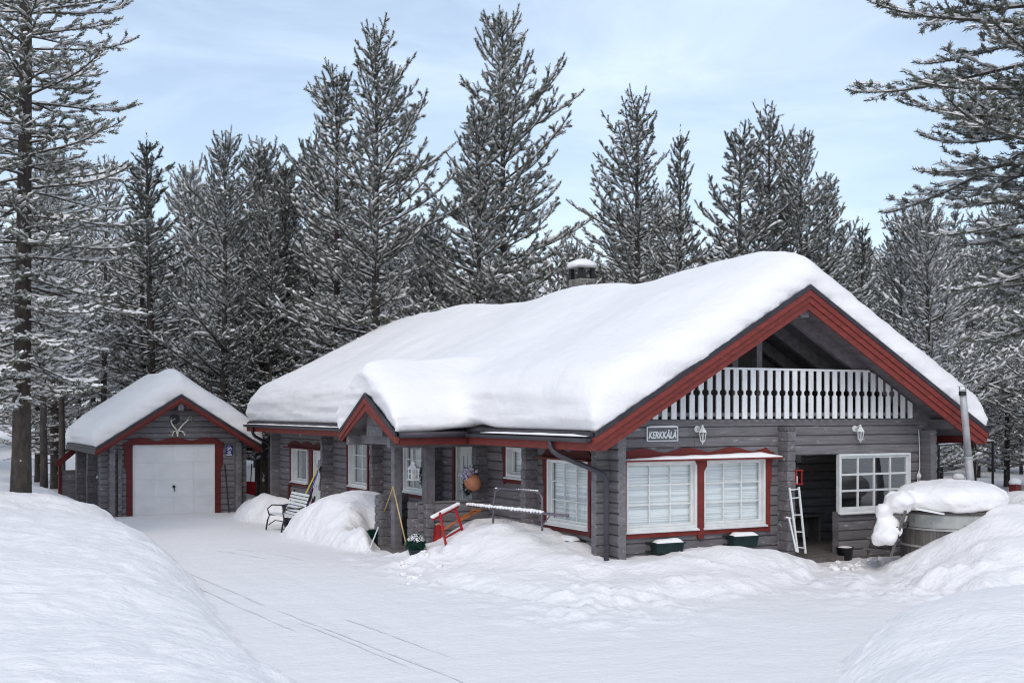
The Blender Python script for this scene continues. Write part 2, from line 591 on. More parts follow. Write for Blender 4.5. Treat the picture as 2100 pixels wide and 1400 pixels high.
BANKS = [
    dict(label='broad ploughed snow bank sloping down to the left edge of the driveway', w=0.7, lump=0.08,
         poly=pz([(640, 1440), (575, 1395), (540, 1362), (470, 1290), (430, 1240), (390, 1190), (345, 1143), (300, 1105), (262, 1080), (222, 1066)])
         + [(-5.75, 20.6), (-6.2, 24.5), (-7.2, 29.5), (-14, 34), (-26, 24), (-26, -20), (-10, -18)],
         hs=[(*gxy(20, 29), 0.93), (*gxy(-60, 33), 0.9), (*gxy(160, 33), 0.80), (*gxy(100, 20), 0.85), (*gxy(200, 26), 0.75), (*gxy(0, 9), 0.72), (*gxy(300, 12), 0.72), (*gxy(150, 15), 0.8),
             (*gxy(-300, 15), 1.0), (*gxy(40, 42), 0.35), (*gxy(420, 14), 0.62)]),
    dict(label='rounded snow heap between the bench and the porch', w=0.45, lump=0.06,
         poly=pz([(578, 1078), (588, 1098), (630, 1112), (665, 1126), (700, 1133), (742, 1145), (770, 1150), (778, 1118)], -0.12)
         + [(-2.05, 6.9), (0.1, 8.0), (0.6, 9.0), (0.6, 13.4), (-0.9, 13.5)],
         hs=[(*gxy(690, 28.6), 1.06), (*gxy(640, 29.4), 0.90), (*gxy(760, 27.6), 0.92), (*gxy(600, 30.2), 0.62), (*gxy(700, 26.6), 0.70)]),
    dict(label='snow bank piled under the corner window and beside the red kick sled', w=0.5, lump=0.06,
         poly=pz([(816, 1150), (822, 1164), (850, 1180), (900, 1198), (960, 1207), (1040, 1222), (1100, 1234), (1170, 1245), (1240, 1250), (1300, 1240)])
         + [(1.2, -1.2), (1.4, 0.8), (1.4, 4.85), (-1.2, 4.85), (-2.1, 4.65), (-2.6, 4.75)],
         hs=[hp(830, 1140, 23.2), hp(862, 1136, 23.2), hp(905, 1112, 23.6), hp(960, 1078, 23.4), hp(1010, 1070, 23.2), hp(1050, 1068, 22.9), hp(1105, 1086, 22.3), hp(1160, 1112, 21.7), hp(1205, 1131, 21.3), hp(1248, 1147, 21.0),
             hp(900, 1160, 21.7), hp(980, 1165, 20.9), hp(1090, 1180, 20.0), hp(1200, 1195, 19.6), hp(1280, 1190, 19.8), hp(985, 1055, 24.4)]),
    dict(label='long snow bank lying along the gable wall below the two flower boxes', w=0.4, lump=0.035,
         poly=pz([(1240, 1250), (1300, 1240), (1400, 1226), (1500, 1218), (1600, 1206), (1650, 1196), (1676, 1182), (1680, 1166)])
         + [(4.15, -0.5), (3.7, -0.2), (3.6, 1.3), (0.0, 1.3), (-0.8, -0.3)],
         hs=[hp(1250, 1147, 20.9), hp(1320, 1146, 20.9), hp(1400, 1138, 21.1), hp(1500, 1120, 21.4), hp(1590, 1121, 21.7), hp(1640, 1134, 21.9), hp(1664, 1156, 21.6), hp(1500, 1165, 20.3), hp(1620, 1170, 20.6), hp(1330, 1182, 20.0)]),
    dict(label='high snow bank heaped around the wooden hot tub', w=0.45, gain=1.05, lump=0.04,
         poly=pz([(1800, 1146), (1806, 1168), (1850, 1196), (1900, 1216), (1960, 1236), (2040, 1247), (2120, 1240), (2260, 1230)])
         + [(15, -7.5), (15, 1.0), (9.5, 0.8), (6.6, -1.0), (4.5, -1.3)],
         hs=[hp(2075, 1036, 21.6), hp(2140, 1045, 21.6), hp(2040, 1058, 21.2), hp(1960, 1086, 21.3), hp(1900, 1106, 21.5), hp(1850, 1130, 21.8), hp(1825, 1138, 22.2), hp(1870, 1160, 20.8), hp(1960, 1150, 19.8), hp(2060, 1110, 20.0),
             hp(1960, 1195, 18.8), hp(2060, 1175, 18.6), hp(2150, 1160, 18.6), hp(2200, 1060, 20.6), hp(2240, 1040, 22), hp(2085, 1005, 25.0), hp(2200, 1005, 25.5), hp(1990, 1040, 24.2)]),
    dict(label='smooth snow mound at the near right corner of the yard', w=0.4, gain=1.25, lump=0.03,
         poly=pz([(1722, 1470), (1724, 1400), (1732, 1368), (1760, 1334), (1820, 1308), (1900, 1288), (2000, 1272), (2100, 1262), (2260, 1262), (2500, 1500), (2200, 1900), (1800, 1700)], 0.0),
         hs=[hp(1900, 1312, 12.6), hp(2050, 1280, 13.0), hp(2000, 1390, 10.4), hp(1780, 1352, 12.2), hp(2200, 1300, 12.5)]),
    dict(label='small snow pile between the garage wall and the waste bin', w=0.45, lump=0.08,
         poly=[(-1.65, 18.7), (-1.15, 17.3), (-0.65, 16.2), (0.2, 16.6), (0.2, 19.5), (-0.2, 22.4), (-0.7, 21.8), (-1.2, 20.6)],
         hs=[hp(540, 1004, 37.6), hp(520, 1012, 38.0), hp(505, 1030, 38.0), hp(570, 1012, 36.5)]),
]


def bank_height(x, y):
    """height above the ground of each bank at x, y"""
    wob = 0.15 * fbm(x / 0.9, y / 0.9, 3) + 0.10 * fbm(x / 0.25, y / 0.25, 2)
    hs = []
    for b in BANKS:
        d = poly_sdf(x, y, b['poly'])
        d = np.maximum(d + wob * np.clip((d + 1) / 1.0, 0, 1), 0) * (d > -0.5)
        H = np.maximum(idw(x, y, [(p[0], p[1], p[2] - float(base_z(np.array(p[0]), np.array(p[1])))) for p in b['hs']]), 0.05)
        h = b.get('gain', 1.0) * H * (1 - np.exp(-d / b['w']) * (1 - 0.1 * np.clip(d, 0, 1)))
        h = h + sstep(d / 0.5) * b['lump'] * (fbm(x / 0.8, y / 0.8, 4, 0.55) + 0.5 * np.abs(fbm(x / 0.35, y / 0.35, 2)))
        hs.append(np.maximum(h, 0))
    return hs


def surf_z(x, y):
    """height of the snow surface at one point"""
    x, y = np.array([[float(x)]]), np.array([[float(y)]])
    return float((base_z(x, y) + np.max(np.stack(bank_height(x, y)), 0))[0, 0])


def axis(lo, hi, f0, f1, step0, step1, far0, far1):
    """grid lines: fine from f0 to f1 (step0 growing to step1), geometric outside"""
    a = [f0]
    while a[-1] < f1:
        t = (a[-1] - f0) / (f1 - f0)
        a.append(a[-1] + step0 + (step1 - step0) * t)
    s = step1
    while a[-1] < hi:
        s = min(s * 1.14, far1)
        a.append(a[-1] + s)
    b = [f0]
    s = step0
    while b[-1] > lo:
        s = min(s * 1.2, far0)
        b.append(b[-1] - s)
    return np.array(b[:0:-1] + a)


gx = axis(-420, 700, -13.0, 11.0, 0.07, 0.075, 14, 14)
gy = axis(-120, 620, -10.5, 24.0, 0.055, 0.13, 14, 14)
GX, GY = np.meshgrid(gx, gy)
HB = np.stack(bank_height(GX, GY))
dcam = (GX - CAM[0]) * FV[0] + (GY - CAM[1]) * FV[1]
near = 1 - sstep((np.hypot(GX + 2, GY - 4) - 24) / 16.0)
top = HB.max(0)
GZ = base_z(GX, GY) + top
# trampled driveway: faint undulation and ruts, clods beside the shovelled edges
GZ += near * (0.018 * fbm(GX / 1.6, GY / 1.6, 3) + 0.007 * fbm(GX / 0.22, GY / 0.22, 2))
d2 = np.min(np.stack([np.abs(poly_sdf(GX, GY, b['poly'])) for b in BANKS[2:5]]), 0)
cl = np.exp(-(d2 / 0.7) ** 2) * (top < 0.5)
GZ += cl * near * 0.12 * np.maximum(fbm(GX / 0.28, GY / 0.28, 3) - 0.02, 0)
for (px, py, rad, amp) in [(1250, 1255, 1.5, 0.20), (880, 1160, 1.0, 0.22), (1860, 1215, 1.6, 0.13), (1720, 1190, 1.4, 0.10), (1960, 1225, 1.0, 0.1)]:
    q = onZ(px, py)
    w = np.exp(-((GX - q[0]) ** 2 + (GY - q[1]) ** 2) / rad ** 2)
    GZ += w * amp * (np.maximum(fbm(GX / 0.33, GY / 0.33, 3) + 0.1, 0))
# ruts left by tyres down the driveway
for a, b_ in [((365, 1165), (560, 1245)), ((600, 1270), (860, 1375)), ((420, 1145), (720, 1290)), ((470, 1120), (900, 1330))]:
    p, q = onZ(*a)[:2], onZ(*b_)[:2]
    dx, dy = q[0] - p[0], q[1] - p[1]
    t = np.clip(((GX - p[0]) * dx + (GY - p[1]) * dy) / (dx * dx + dy * dy), 0, 1)
    dd = np.hypot(GX - p[0] - t * dx, GY - p[1] - t * dy)
    GZ -= 0.014 * np.exp(-(dd / 0.13) ** 2) * (0.6 + 0.8 * fbm(GX / 2, GY / 2, 2))
nyg, nxg = GX.shape
GV = np.stack([GX.ravel(), GY.ravel(), GZ.ravel()], 1)
ii, jj = np.meshgrid(np.arange(nxg - 1), np.arange(nyg - 1))
i0 = (jj * nxg + ii).ravel()
GQ = np.stack([i0, i0 + 1, i0 + nxg + 1, i0 + nxg], 1)
own = np.where(top > 0.045, HB.argmax(0) + 1, 0)
fown = own[:-1, :-1].ravel()
# shared vertex normals so that the split sheets shade as one
zx = np.gradient(GZ, gx, axis=1)
zy = np.gradient(GZ, gy, axis=0)
GN = np.stack([-zx.ravel(), -zy.ravel(), np.ones(zx.size)], 1)
GN /= np.linalg.norm(GN, axis=1)[:, None]
PACKED = tuple(c * 0.945 for c in SNOWC)
msnow, mn, ml, mb_, mgeo = snow_mat('ground_snow', PACKED, [((1.4, 2.2, 2), 0.04, 5), ((9, 12, 9), 0.018, 5), ((60, 60, 60), 0.005, 3)])
M['ground'] = msnow
# thin sled and tyre lines pressed into the driveway: narrow grooves, slightly greyer where the snow is packed
prev_n = mb_.inputs['Normal'].links[0].from_socket
gro = None
for (a, b_) in [((362, 1164), (560, 1246)), ((372, 1190), (620, 1300)), ((600, 1268), (860, 1374)), ((690, 1262), (940, 1350)), ((430, 1120), (560, 1148)), ((470, 1118), (640, 1150)), ((560, 1246), (1010, 1420))]:
    p, q = onZ(*a), onZ(*b_)
    L_ = math.hypot(q[0] - p[0], q[1] - p[1])
    ux, uy = (q[0] - p[0]) / L_, (q[1] - p[1]) / L_
    def dot_(vec, off):
        d_ = mn.new('ShaderNodeVectorMath')
        d_.operation = 'DOT_PRODUCT'
        d_.inputs[1].default_value = vec
        ml.new(mgeo.outputs['Position'], d_.inputs[0])
        m_ = mn.new('ShaderNodeMath')
        m_.operation = 'SUBTRACT'
        m_.inputs[1].default_value = off
        ml.new(d_.outputs['Value'], m_.inputs[0])
        return m_.outputs[0]
    across = dot_((-uy, ux, 0), -uy * p[0] + ux * p[1])
    along = dot_((ux, uy, 0), ux * p[0] + uy * p[1] + L_ / 2)
    def near_(src, w0, w1):
        ab = mn.new('ShaderNodeMath')
        ab.operation = 'ABSOLUTE'
        ml.new(src, ab.inputs[0])
        r_ = mn.new('ShaderNodeMapRange')
        r_.interpolation_type = 'SMOOTHSTEP'
        for k_, v_ in (('From Min', w0), ('From Max', w1), ('To Min', 1.0), ('To Max', 0.0)):
            r_.inputs[k_].default_value = v_
        ml.new(ab.outputs[0], r_.inputs['Value'])
        return r_.outputs['Result']
    mu = mn.new('ShaderNodeMath')
    mu.operation = 'MULTIPLY'
    ml.new(near_(across, 0.010, 0.035), mu.inputs[0])
    ml.new(near_(along, L_ / 2 - 0.6, L_ / 2), mu.inputs[1])
    if gro is None:
        gro = mu.outputs[0]
    else:
        mxn = mn.new('ShaderNodeMath')
        mxn.operation = 'MAXIMUM'
        ml.new(gro, mxn.inputs[0])
        ml.new(mu.outputs[0], mxn.inputs[1])
        gro = mxn.outputs[0]
tn = mn.new('ShaderNodeTexNoise')
tn.inputs['Scale'].default_value = 1.3
tn.inputs['Detail'].default_value = 4
ml.new(mgeo.outputs['Position'], tn.inputs['Vector'])
tr_ = mn.new('ShaderNodeMapRange')
tr_.inputs['From Min'].default_value = 0.33
tr_.inputs['From Max'].default_value = 0.52
ml.new(tn.outputs['Fac'], tr_.inputs['Value'])
gm = mn.new('ShaderNodeMath')
gm.operation = 'MULTIPLY'
ml.new(gro, gm.inputs[0])
ml.new(tr_.outputs['Result'], gm.inputs[1])
gb_ = mn.new('ShaderNodeBump')
gb_.invert = True
gb_.inputs['Distance'].default_value = 0.02
ml.new(gm.outputs[0], gb_.inputs['Height'])
ml.new(prev_n, gb_.inputs['Normal'])
ml.new(gb_.outputs['Normal'], mb_.inputs['Normal'])
gc = mn.new('ShaderNodeMixRGB')
gc.inputs['Color1'].default_value = (*PACKED, 1)
gc.inputs['Color2'].default_value = (0.60, 0.575, 0.565, 1)
gs = mn.new('ShaderNodeMath')
gs.operation = 'MULTIPLY'
gs.inputs[1].default_value = 0.2
ml.new(gm.outputs[0], gs.inputs[0])
ml.new(gs.outputs[0], gc.inputs['Fac'])
ml.new(gc.outputs['Color'], mb_.inputs['Base Color'])
msnow2 = snow_mat('bank_snow', SNOWC, [((1.8, 2.6, 1.6), 0.04, 5), ((9, 13, 9), 0.028, 5), ((60, 60, 60), 0.006, 3)])[0]
M['bank'] = msnow2
for k in range(len(BANKS) + 1):
    q = GQ[fown == k]
    if not len(q):
        continue
    used, inv = np.unique(q, return_inverse=True)
    o = np_mesh('snow_ground' if k == 0 else 'snow_bank', GV[used], inv.reshape(q.shape), 'ground' if k == 0 else 'bank', smooth=True)
    o.data.normals_split_custom_set_from_vertices(GN[used].tolist())
    if k == 0:
        tag(o, 'packed snow covering the driveway, yard and forest floor', kind='structure')
    else:
        tag(o, BANKS[k - 1]['label'], kind='structure', group='snow banks ploughed and shovelled around the yard')


def gz(x, y):
    """quick lookup of the built ground height"""
    i = min(max(np.searchsorted(gx, x) - 1, 0), nxg - 2)
    j = min(max(np.searchsorted(gy, y) - 1, 0), nyg - 2)
    tx, ty = (x - gx[i]) / (gx[i + 1] - gx[i]), (y - gy[j]) / (gy[j + 1] - gy[j])
    return float((GZ[j, i] * (1 - tx) + GZ[j, i + 1] * tx) * (1 - ty) + (GZ[j + 1, i] * (1 - tx) + GZ[j + 1, i + 1] * tx) * ty)


# ------------------------------------------------------------------ log building helpers
LH = 0.187


def log_profile(h, th):
    return [(-th, 0.0), (-th, h), (-0.032, h), (0.0, h - 0.021), (0.006, h * 0.5), (0.0, 0.021), (-0.032, 0.0)]


def log_piece(parent, fr, u0, u1, z, m, th=0.17, h=LH, dw=0.0, name='log'):
    pr = log_profile(h, th)
    n = len(pr)
    vs = [fr(u0, z + b, a + dw) for a, b in pr] + [fr(u1, z + b, a + dw) for a, b in pr]
    fs = [tuple(range(n)), tuple(range(2 * n - 1, n - 1, -1))] + [(i, i + n, (i + 1) % n + n, (i + 1) % n) for i in range(n)]
    return MB().add(vs, fs).build(name, m, parent)


def log_wall(house, name, fr, u0, u1, z0, z1, openings, m, joints=(), zoff=0.0, rng=random.Random(1)):
    """stack of logs with openings (u0, u1, z0, z1); each log an object of its own under the wall"""
    wall = part_empty(name, house)
    z = z0 + zoff
    row = 0
    while z < z1 - 0.02:
        h = min(LH, z1 - z)
        spans = [(u0, u1)]
        for (a, b, c, d) in openings:
            ov = min(z + h, d) - max(z, c)
            if ov > 0.4 * h:
                ns = []
                for (s, e) in spans:
                    if b <= s or a >= e:
                        ns.append((s, e))
                    else:
                        if a > s:
                            ns.append((s, a))
                        if b < e:
                            ns.append((b, e))
                spans = ns
        for (s, e) in spans:
            cuts = [s] + sorted(j + rng.uniform(-0.5, 0.5) for j in joints if s + 1 < j < e - 1 and rng.random() < 0.5) + [e]
            for a, b in zip(cuts[:-1], cuts[1:]):
                if b - a > 0.03:
                    log_piece(wall, fr, a + 0.0012, b - 0.0012, z, m, h=h, dw=rng.uniform(-0.004, 0.004))
        z += h
        row += 1
    return wall


def log_ends(house, name, u, z0, z1, side, X=0.0, Y=0.0, out=0.28, back=0.12, wd=0.17, rng=random.Random(2)):
    """column of crossing log ends; side 'x': sticks out of a long wall towards -X, 'y': out of the gable towards -Y"""
    col = part_empty(name, house)
    z = z0
    while z < z1 - 0.02:
        h = min(LH, z1 - z)
        o = out + rng.uniform(-0.012, 0.012)
        j = rng.uniform(-0.004, 0.004)
        c = 0.016
        b = MB()
        prof = [(-wd / 2 + c, 0), (wd / 2 - c, 0), (wd / 2, c), (wd / 2, h - c), (wd / 2 - c, h), (-wd / 2 + c, h), (-wd / 2, h - c), (-wd / 2, c)]
        if side == 'x':
            ring = lambda t, k: [(X - t, u + j + p * k, z + h / 2 + (q - h / 2) * k) for p, q in prof]
        else:
            ring = lambda t, k: [(u + j + p * k, Y - t, z + h / 2 + (q - h / 2) * k) for p, q in prof]
        vs = ring(-back, 1) + ring(o - 0.015, 1) + ring(o, 0.88)
        fs = [tuple(range(8)), tuple(range(16, 24))]
        for r in (0, 8):
            fs += [(r + i, r + (i + 1) % 8, r + 8 + (i + 1) % 8, r + 8 + i) for i in range(8)]
        b.add(vs, fs).build('log_end', 'log_end', col)
        z += h
    return col


def ring_frame(mb, fr, u0, u1, z0, z1, t, w0, w1, tb=None):
    tb = tb or t
    for a, b, c, d in ((u0, u1, z1 - t, z1), (u0, u1, z0, z0 + tb), (u0, u0 + t, z0 + tb, z1 - t), (u1 - t, u1, z0 + tb, z1 - t)):
        mb.prism([(a, c), (b, c), (b, d), (a, d)], fr, w0, w1)
    return mb


def wavy_top(u0, u1, zb, z_lo, z_hi, waves, n=40):
    """header board with a scalloped upper edge"""
    pts = [(u0, zb), (u1, zb)]
    for i in range(n + 1):
        t = 1 - i / n
        e = min(1.0, min(t, 1 - t) * n / 3)
        z = z_lo + (z_hi - z_lo) * (0.5 - 0.5 * math.cos(2 * math.pi * waves * t)) ** 0.8
        pts.append((u0 + (u1 - u0) * t, zb + (z - zb) * max(e, 0.45)))
    return pts


def side_board(u0, u1, z0, z1, flip):
    """red side casing with a shouldered upper third and a rounded foot"""
    w = u1 - u0
    a = [(0, 0.02), (0.35 * w, 0), (w * 0.72, 0.0), (w * 0.72, 0), (w * 0.72, (z1 - z0) * 0.60), (w * 0.80, (z1 - z0) * 0.66), (w, (z1 - z0) * 0.71),
         (w, (z1 - z0) * 0.92), (w * 1.25, z1 - z0), (0, z1 - z0)]
    return [((u1 - p) if flip else (u0 + p), z0 + q) for p, q in a]


def window(house, fr, u0, u1, z0, z1, cols, rows, recess=0.10, trim='red_dark', blind='blind', header=True, shelf_snow=False, waves=3,
           sides=(True, True), bottom=True, split=None, sill_snow=False, mun=0.022, pane='glass'):
    wdw = MB()
    ring_frame(wdw, fr, u0, u1, z0, z1, 0.045, -recess - 0.05, 0.028)
    ring_frame(wdw, fr, u0 + 0.045, u1 - 0.045, z0 + 0.045, z1 - 0.045, 0.045, -recess - 0.04, -recess + 0.012)
    win = wdw.build('window', 'white', house, bevel=0.004)
    gu0, gu1, gz0, gz1 = u0 + 0.09, u1 - 0.09, z0 + 0.09, z1 - 0.09
    us = [gu0 + (gu1 - gu0) * i / cols for i in range(cols + 1)]
    zs = [gz0 + (gz1 - gz0) * i / rows for i in range(rows + 1)]
    for i in range(cols):
        for j in range(rows):
            tl = random.uniform(-0.002, 0.002)
            MB().add([fr(us[i], zs[j], -recess - 0.012), fr(us[i + 1], zs[j], -recess - 0.012 + tl), fr(us[i + 1], zs[j + 1], -recess - 0.012 + tl), fr(us[i], zs[j + 1], -recess - 0.012)],
                     [(0, 1, 2, 3)]).build('pane', pane, win)
    for u in us[1:-1]:
        MB().prism([(u - mun / 2, gz0), (u + mun / 2, gz0), (u + mun / 2, gz1), (u - mun / 2, gz1)], fr, -recess - 0.03, -recess + 0.006).build('muntin', 'white', win)
    for z in zs[1:-1]:
        MB().prism([(gu0, z - mun / 2), (gu1, z - mun / 2), (gu1, z + mun / 2), (gu0, z + mun / 2)], fr, -recess - 0.027, -recess + 0.003).build('muntin', 'white', win)
    MB().add([fr(u0 - 0.02, z0 + 0.012, 0.0), fr(u1 + 0.02, z0 + 0.012, 0.0), fr(u1 + 0.02, z0 - 0.03, 0.075), fr(u0 - 0.02, z0 - 0.03, 0.075),
              fr(u0 - 0.02, z0 - 0.05, 0.07), fr(u1 + 0.02, z0 - 0.05, 0.07), fr(u1 + 0.02, z0 - 0.03, 0.0), fr(u0 - 0.02, z0 - 0.03, 0.0)],
             [(0, 1, 2, 3), (3, 2, 5, 4), (4, 5, 6, 7), (0, 3, 4, 7), (1, 6, 5, 2), (0, 7, 6, 1)]).build('sill', 'white', win)
    if blind:
        MB().prism([(gu0 - 0.03, gz0 - 0.03), (gu1 + 0.03, gz0 - 0.03), (gu1 + 0.03, gz1 + 0.03), (gu0 - 0.03, gz1 + 0.03)], fr, -recess - 0.075, -recess - 0.07).build(
            'blind' if blind == 'blind' else 'curtain', blind, win)
    t = 0.13
    if header:
        MB().prism(wavy_top(u0 - t - 0.03, u1 + t + 0.03, z1 + 0.02, z1 + 0.13, z1 + 0.21, waves), fr, 0.004, 0.035).build('header_board', trim, win)
        s = MB()
        s.prism([(u0 - t - 0.05, z1 - 0.012), (u1 + t + 0.05, z1 - 0.012), (u1 + t + 0.05, z1 + 0.022), (u0 - t - 0.05, z1 + 0.022)], fr, 0.004, 0.20)
        s.build('header_shelf', trim, win)
        if shelf_snow:
            snow_strip(win, fr, u0 - t - 0.05, u1 + t + 0.05, z1 + 0.02, 0.04, 0.195, 0.035, 0.06)
    if sides[0]:
        MB().prism(side_board(u0 - t, u0 - 0.002, z0 - 0.16, z1 - 0.012, True), fr, 0.004, 0.045).build('side_board', trim, win)
    if sides[1]:
        MB().prism(side_board(u1 + 0.002, u1 + t, z0 - 0.16, z1 - 0.012, False), fr, 0.004, 0.045).build('side_board', trim, win)
    if bottom:
        MB().prism([(u0 - 0.002, z0 - 0.135), (u1 + 0.002, z0 - 0.135), (u1 + 0.002, z0 - 0.03), (u0 - 0.002, z0 - 0.03)], fr, 0.003, 0.036).build('bottom_board', trim, win)
    return win


def snow_strip(parent, fr, u0, u1, z, w0, w1, h0, h1, seed=0, name='snow'):
    """ragged ridge of snow lying on a ledge"""
    n = max(6, int((u1 - u0) / 0.06))
    vs, fs = [], []
    prof = [(0.0, 0.0), (0.03, 0.55), (0.2, 0.95), (0.5, 1.0), (0.8, 0.85), (0.97, 0.45), (1.0, 0.0)]
    for i in range(n + 1):
        t = i / n
        u = u0 + (u1 - u0) * t
        h = (h0 + (h1 - h0) * t) * (1 + 0.35 * mnoise.noise(Vector((u * 2.3 + seed, z * 3, 1.7)))) * min(1, 0.25 + 6 * min(t, 1 - t))
        for a, b in prof:
            vs.append(fr(u, z + h * b, w0 + (w1 - w0) * a))
    k = len(prof)
    for i in range(n):
        fs += [(i * k + j, i * k + j + 1, (i + 1) * k + j + 1, (i + 1) * k + j) for j in range(k - 1)]
    return MB().add(vs, fs).build(name, 'snow', parent, smooth=True)


# ------------------------------------------------------------------ the cabin
W, LEN = 7.6, 19.75
RX, RZ, SL = 3.8, 5.18, 0.577                       # ridge position, ridge height of the roof sheet, slope
EX0, EX1, RY0, RY1 = -0.82, 8.42, -0.78, 20.45


def roof_z(x):
    return RZ - SL * abs(x - RX)


house = thing('log_cabin', (3.8, 9.8, 0), 'grey log cabin with red gable boards, white balcony railing and deep snow on its roof', 'house')
FG, FS = frame_gable(0.0), frame_side(0.0)
rngw = random.Random(11)
gable_open = [(0.33, 3.43, 0.72, 2.03), (4.0, 5.25, -1, 2.03), (5.25, 7.14, 0.9, 2.05)]
log_wall(house, 'gable_wall', FG, -0.27, W + 0.27, -0.38, 2.745, gable_open, 'log_x', joints=(2.1, 5.2), rng=rngw)
side_open = [(0.67, 2.2, 0.79, 2.01), (3.03, 3.9, 1.58, 2.17), (5.36, 6.3, -1, 2.22), (7.95, 9.34, 0.97, 2.15), (11.75, 13.19, 0.9, 2.15), (16.75, 18.3, 0.75, 1.77), (15.2, 16.5, -1, 1.77)]
log_wall(house, 'long_wall', FS, -0.27, LEN + 0.27, -0.66, 2.5, side_open, 'log_y', joints=(3.4, 7.1, 10.5, 14.5), zoff=LH / 2, rng=rngw)
# far and back walls, plain
log_wall(house, 'far_wall', lambda u, z, w: (W + w, u, z), -0.27, LEN + 0.27, -0.66, 2.5, [], 'log_y', zoff=LH / 2, rng=rngw)
log_wall(house, 'back_wall', lambda u, z, w: (u, LEN + w, z), -0.27, W + 0.27, -0.66, 2.745, [], 'log_x', rng=rngw)
# crossing log ends of the inner walls
log_ends(house, 'log_corner', 3.83, -0.38 + LH / 2, 2.60, 'y', rng=rngw, out=0.30, wd=0.19)
log_ends(house, 'log_corner', 2.68, -0.66, 2.45, 'x', rng=rngw)
log_ends(house, 'log_corner', 4.86, -0.66, 2.45, 'x', rng=rngw)
log_ends(house, 'log_corner', 7.15, -0.66, 2.45, 'x', rng=rngw)
log_ends(house, 'log_corner', 10.75, -0.66, 2.45, 'x', rng=rngw, out=0.32)
log_ends(house, 'log_corner', 14.55, -0.66, 2.45, 'x', rng=rngw, out=0.34)
# floor and ceiling so that the rooms are dark
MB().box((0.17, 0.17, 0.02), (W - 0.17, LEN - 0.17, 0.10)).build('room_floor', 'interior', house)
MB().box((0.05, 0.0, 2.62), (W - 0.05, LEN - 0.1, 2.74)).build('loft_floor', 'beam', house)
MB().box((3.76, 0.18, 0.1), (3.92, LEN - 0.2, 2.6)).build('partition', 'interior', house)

# gable windows
for (a, b, sd) in ((0.33, 1.86, (True, False)), (2.0, 3.43, (False, True))):
    window(house, FG, a, b, 0.79, 2.02, 3, 3, recess=0.06, trim='red_mid', header=False, sides=sd, bottom=True)
gw = [c for c in house.children if c.name.startswith('window')][-1]
MB().prism([(1.862, 0.60), (1.90, 0.575), (1.96, 0.575), (1.998, 0.60), (1.998, 1.80), (2.06, 1.90), (2.06, 2.008), (1.80, 2.008), (1.862, 1.9)], FG, 0.003, 0.05).build('centre_post', 'red_mid', gw)
MB().prism(wavy_top(0.15, 3.62, 2.045, 2.15, 2.235, 3.5, 60), FG, 0.004, 0.035).build('header_board', 'red_mid', gw)
MB().prism([(0.15, 2.010), (3.68, 2.010), (3.68, 2.043), (0.15, 2.043)], FG, 0.004, 0.22).build('header_shelf', 'red_mid', gw)
snow_strip(gw, FG, 0.16, 3.68, 2.042, 0.04, 0.22, 0.03, 0.10)

# windows of the long wall (u = Y)
window(house, FS, 0.67, 2.2, 0.79, 2.01, 3, 3, recess=0.05, waves=2)
window(house, FS, 3.03, 3.9, 1.58, 2.17, 1, 1, recess=0.11, header=False)
window(house, FS, 7.95, 9.34, 0.97, 2.15, 3, 3, recess=0.06, header=False, blind='curtain')
window(house, FS, 11.75, 13.19, 0.9, 2.15, 2, 3, recess=0.12, header=True, blind='curtain')
window(house, FS, 16.75, 18.3, 0.75, 1.77, 1, 1, recess=0.12, header=False, blind='curtain', sides=(False, True))
bw = [c for c in house.children if c.name.startswith('window')][-1]
MB().prism(wavy_top(15.0, 18.62, 1.79, 1.90, 1.97, 3, 50), FS, 0.004, 0.04).build('header_board', 'red_dark', bw)
MB().prism([(15.0, 1.756), (18.62, 1.756), (18.62, 1.79), (15.0, 1.79)], FS, 0.004, 0.2).build('header_shelf', 'red_dark', bw)


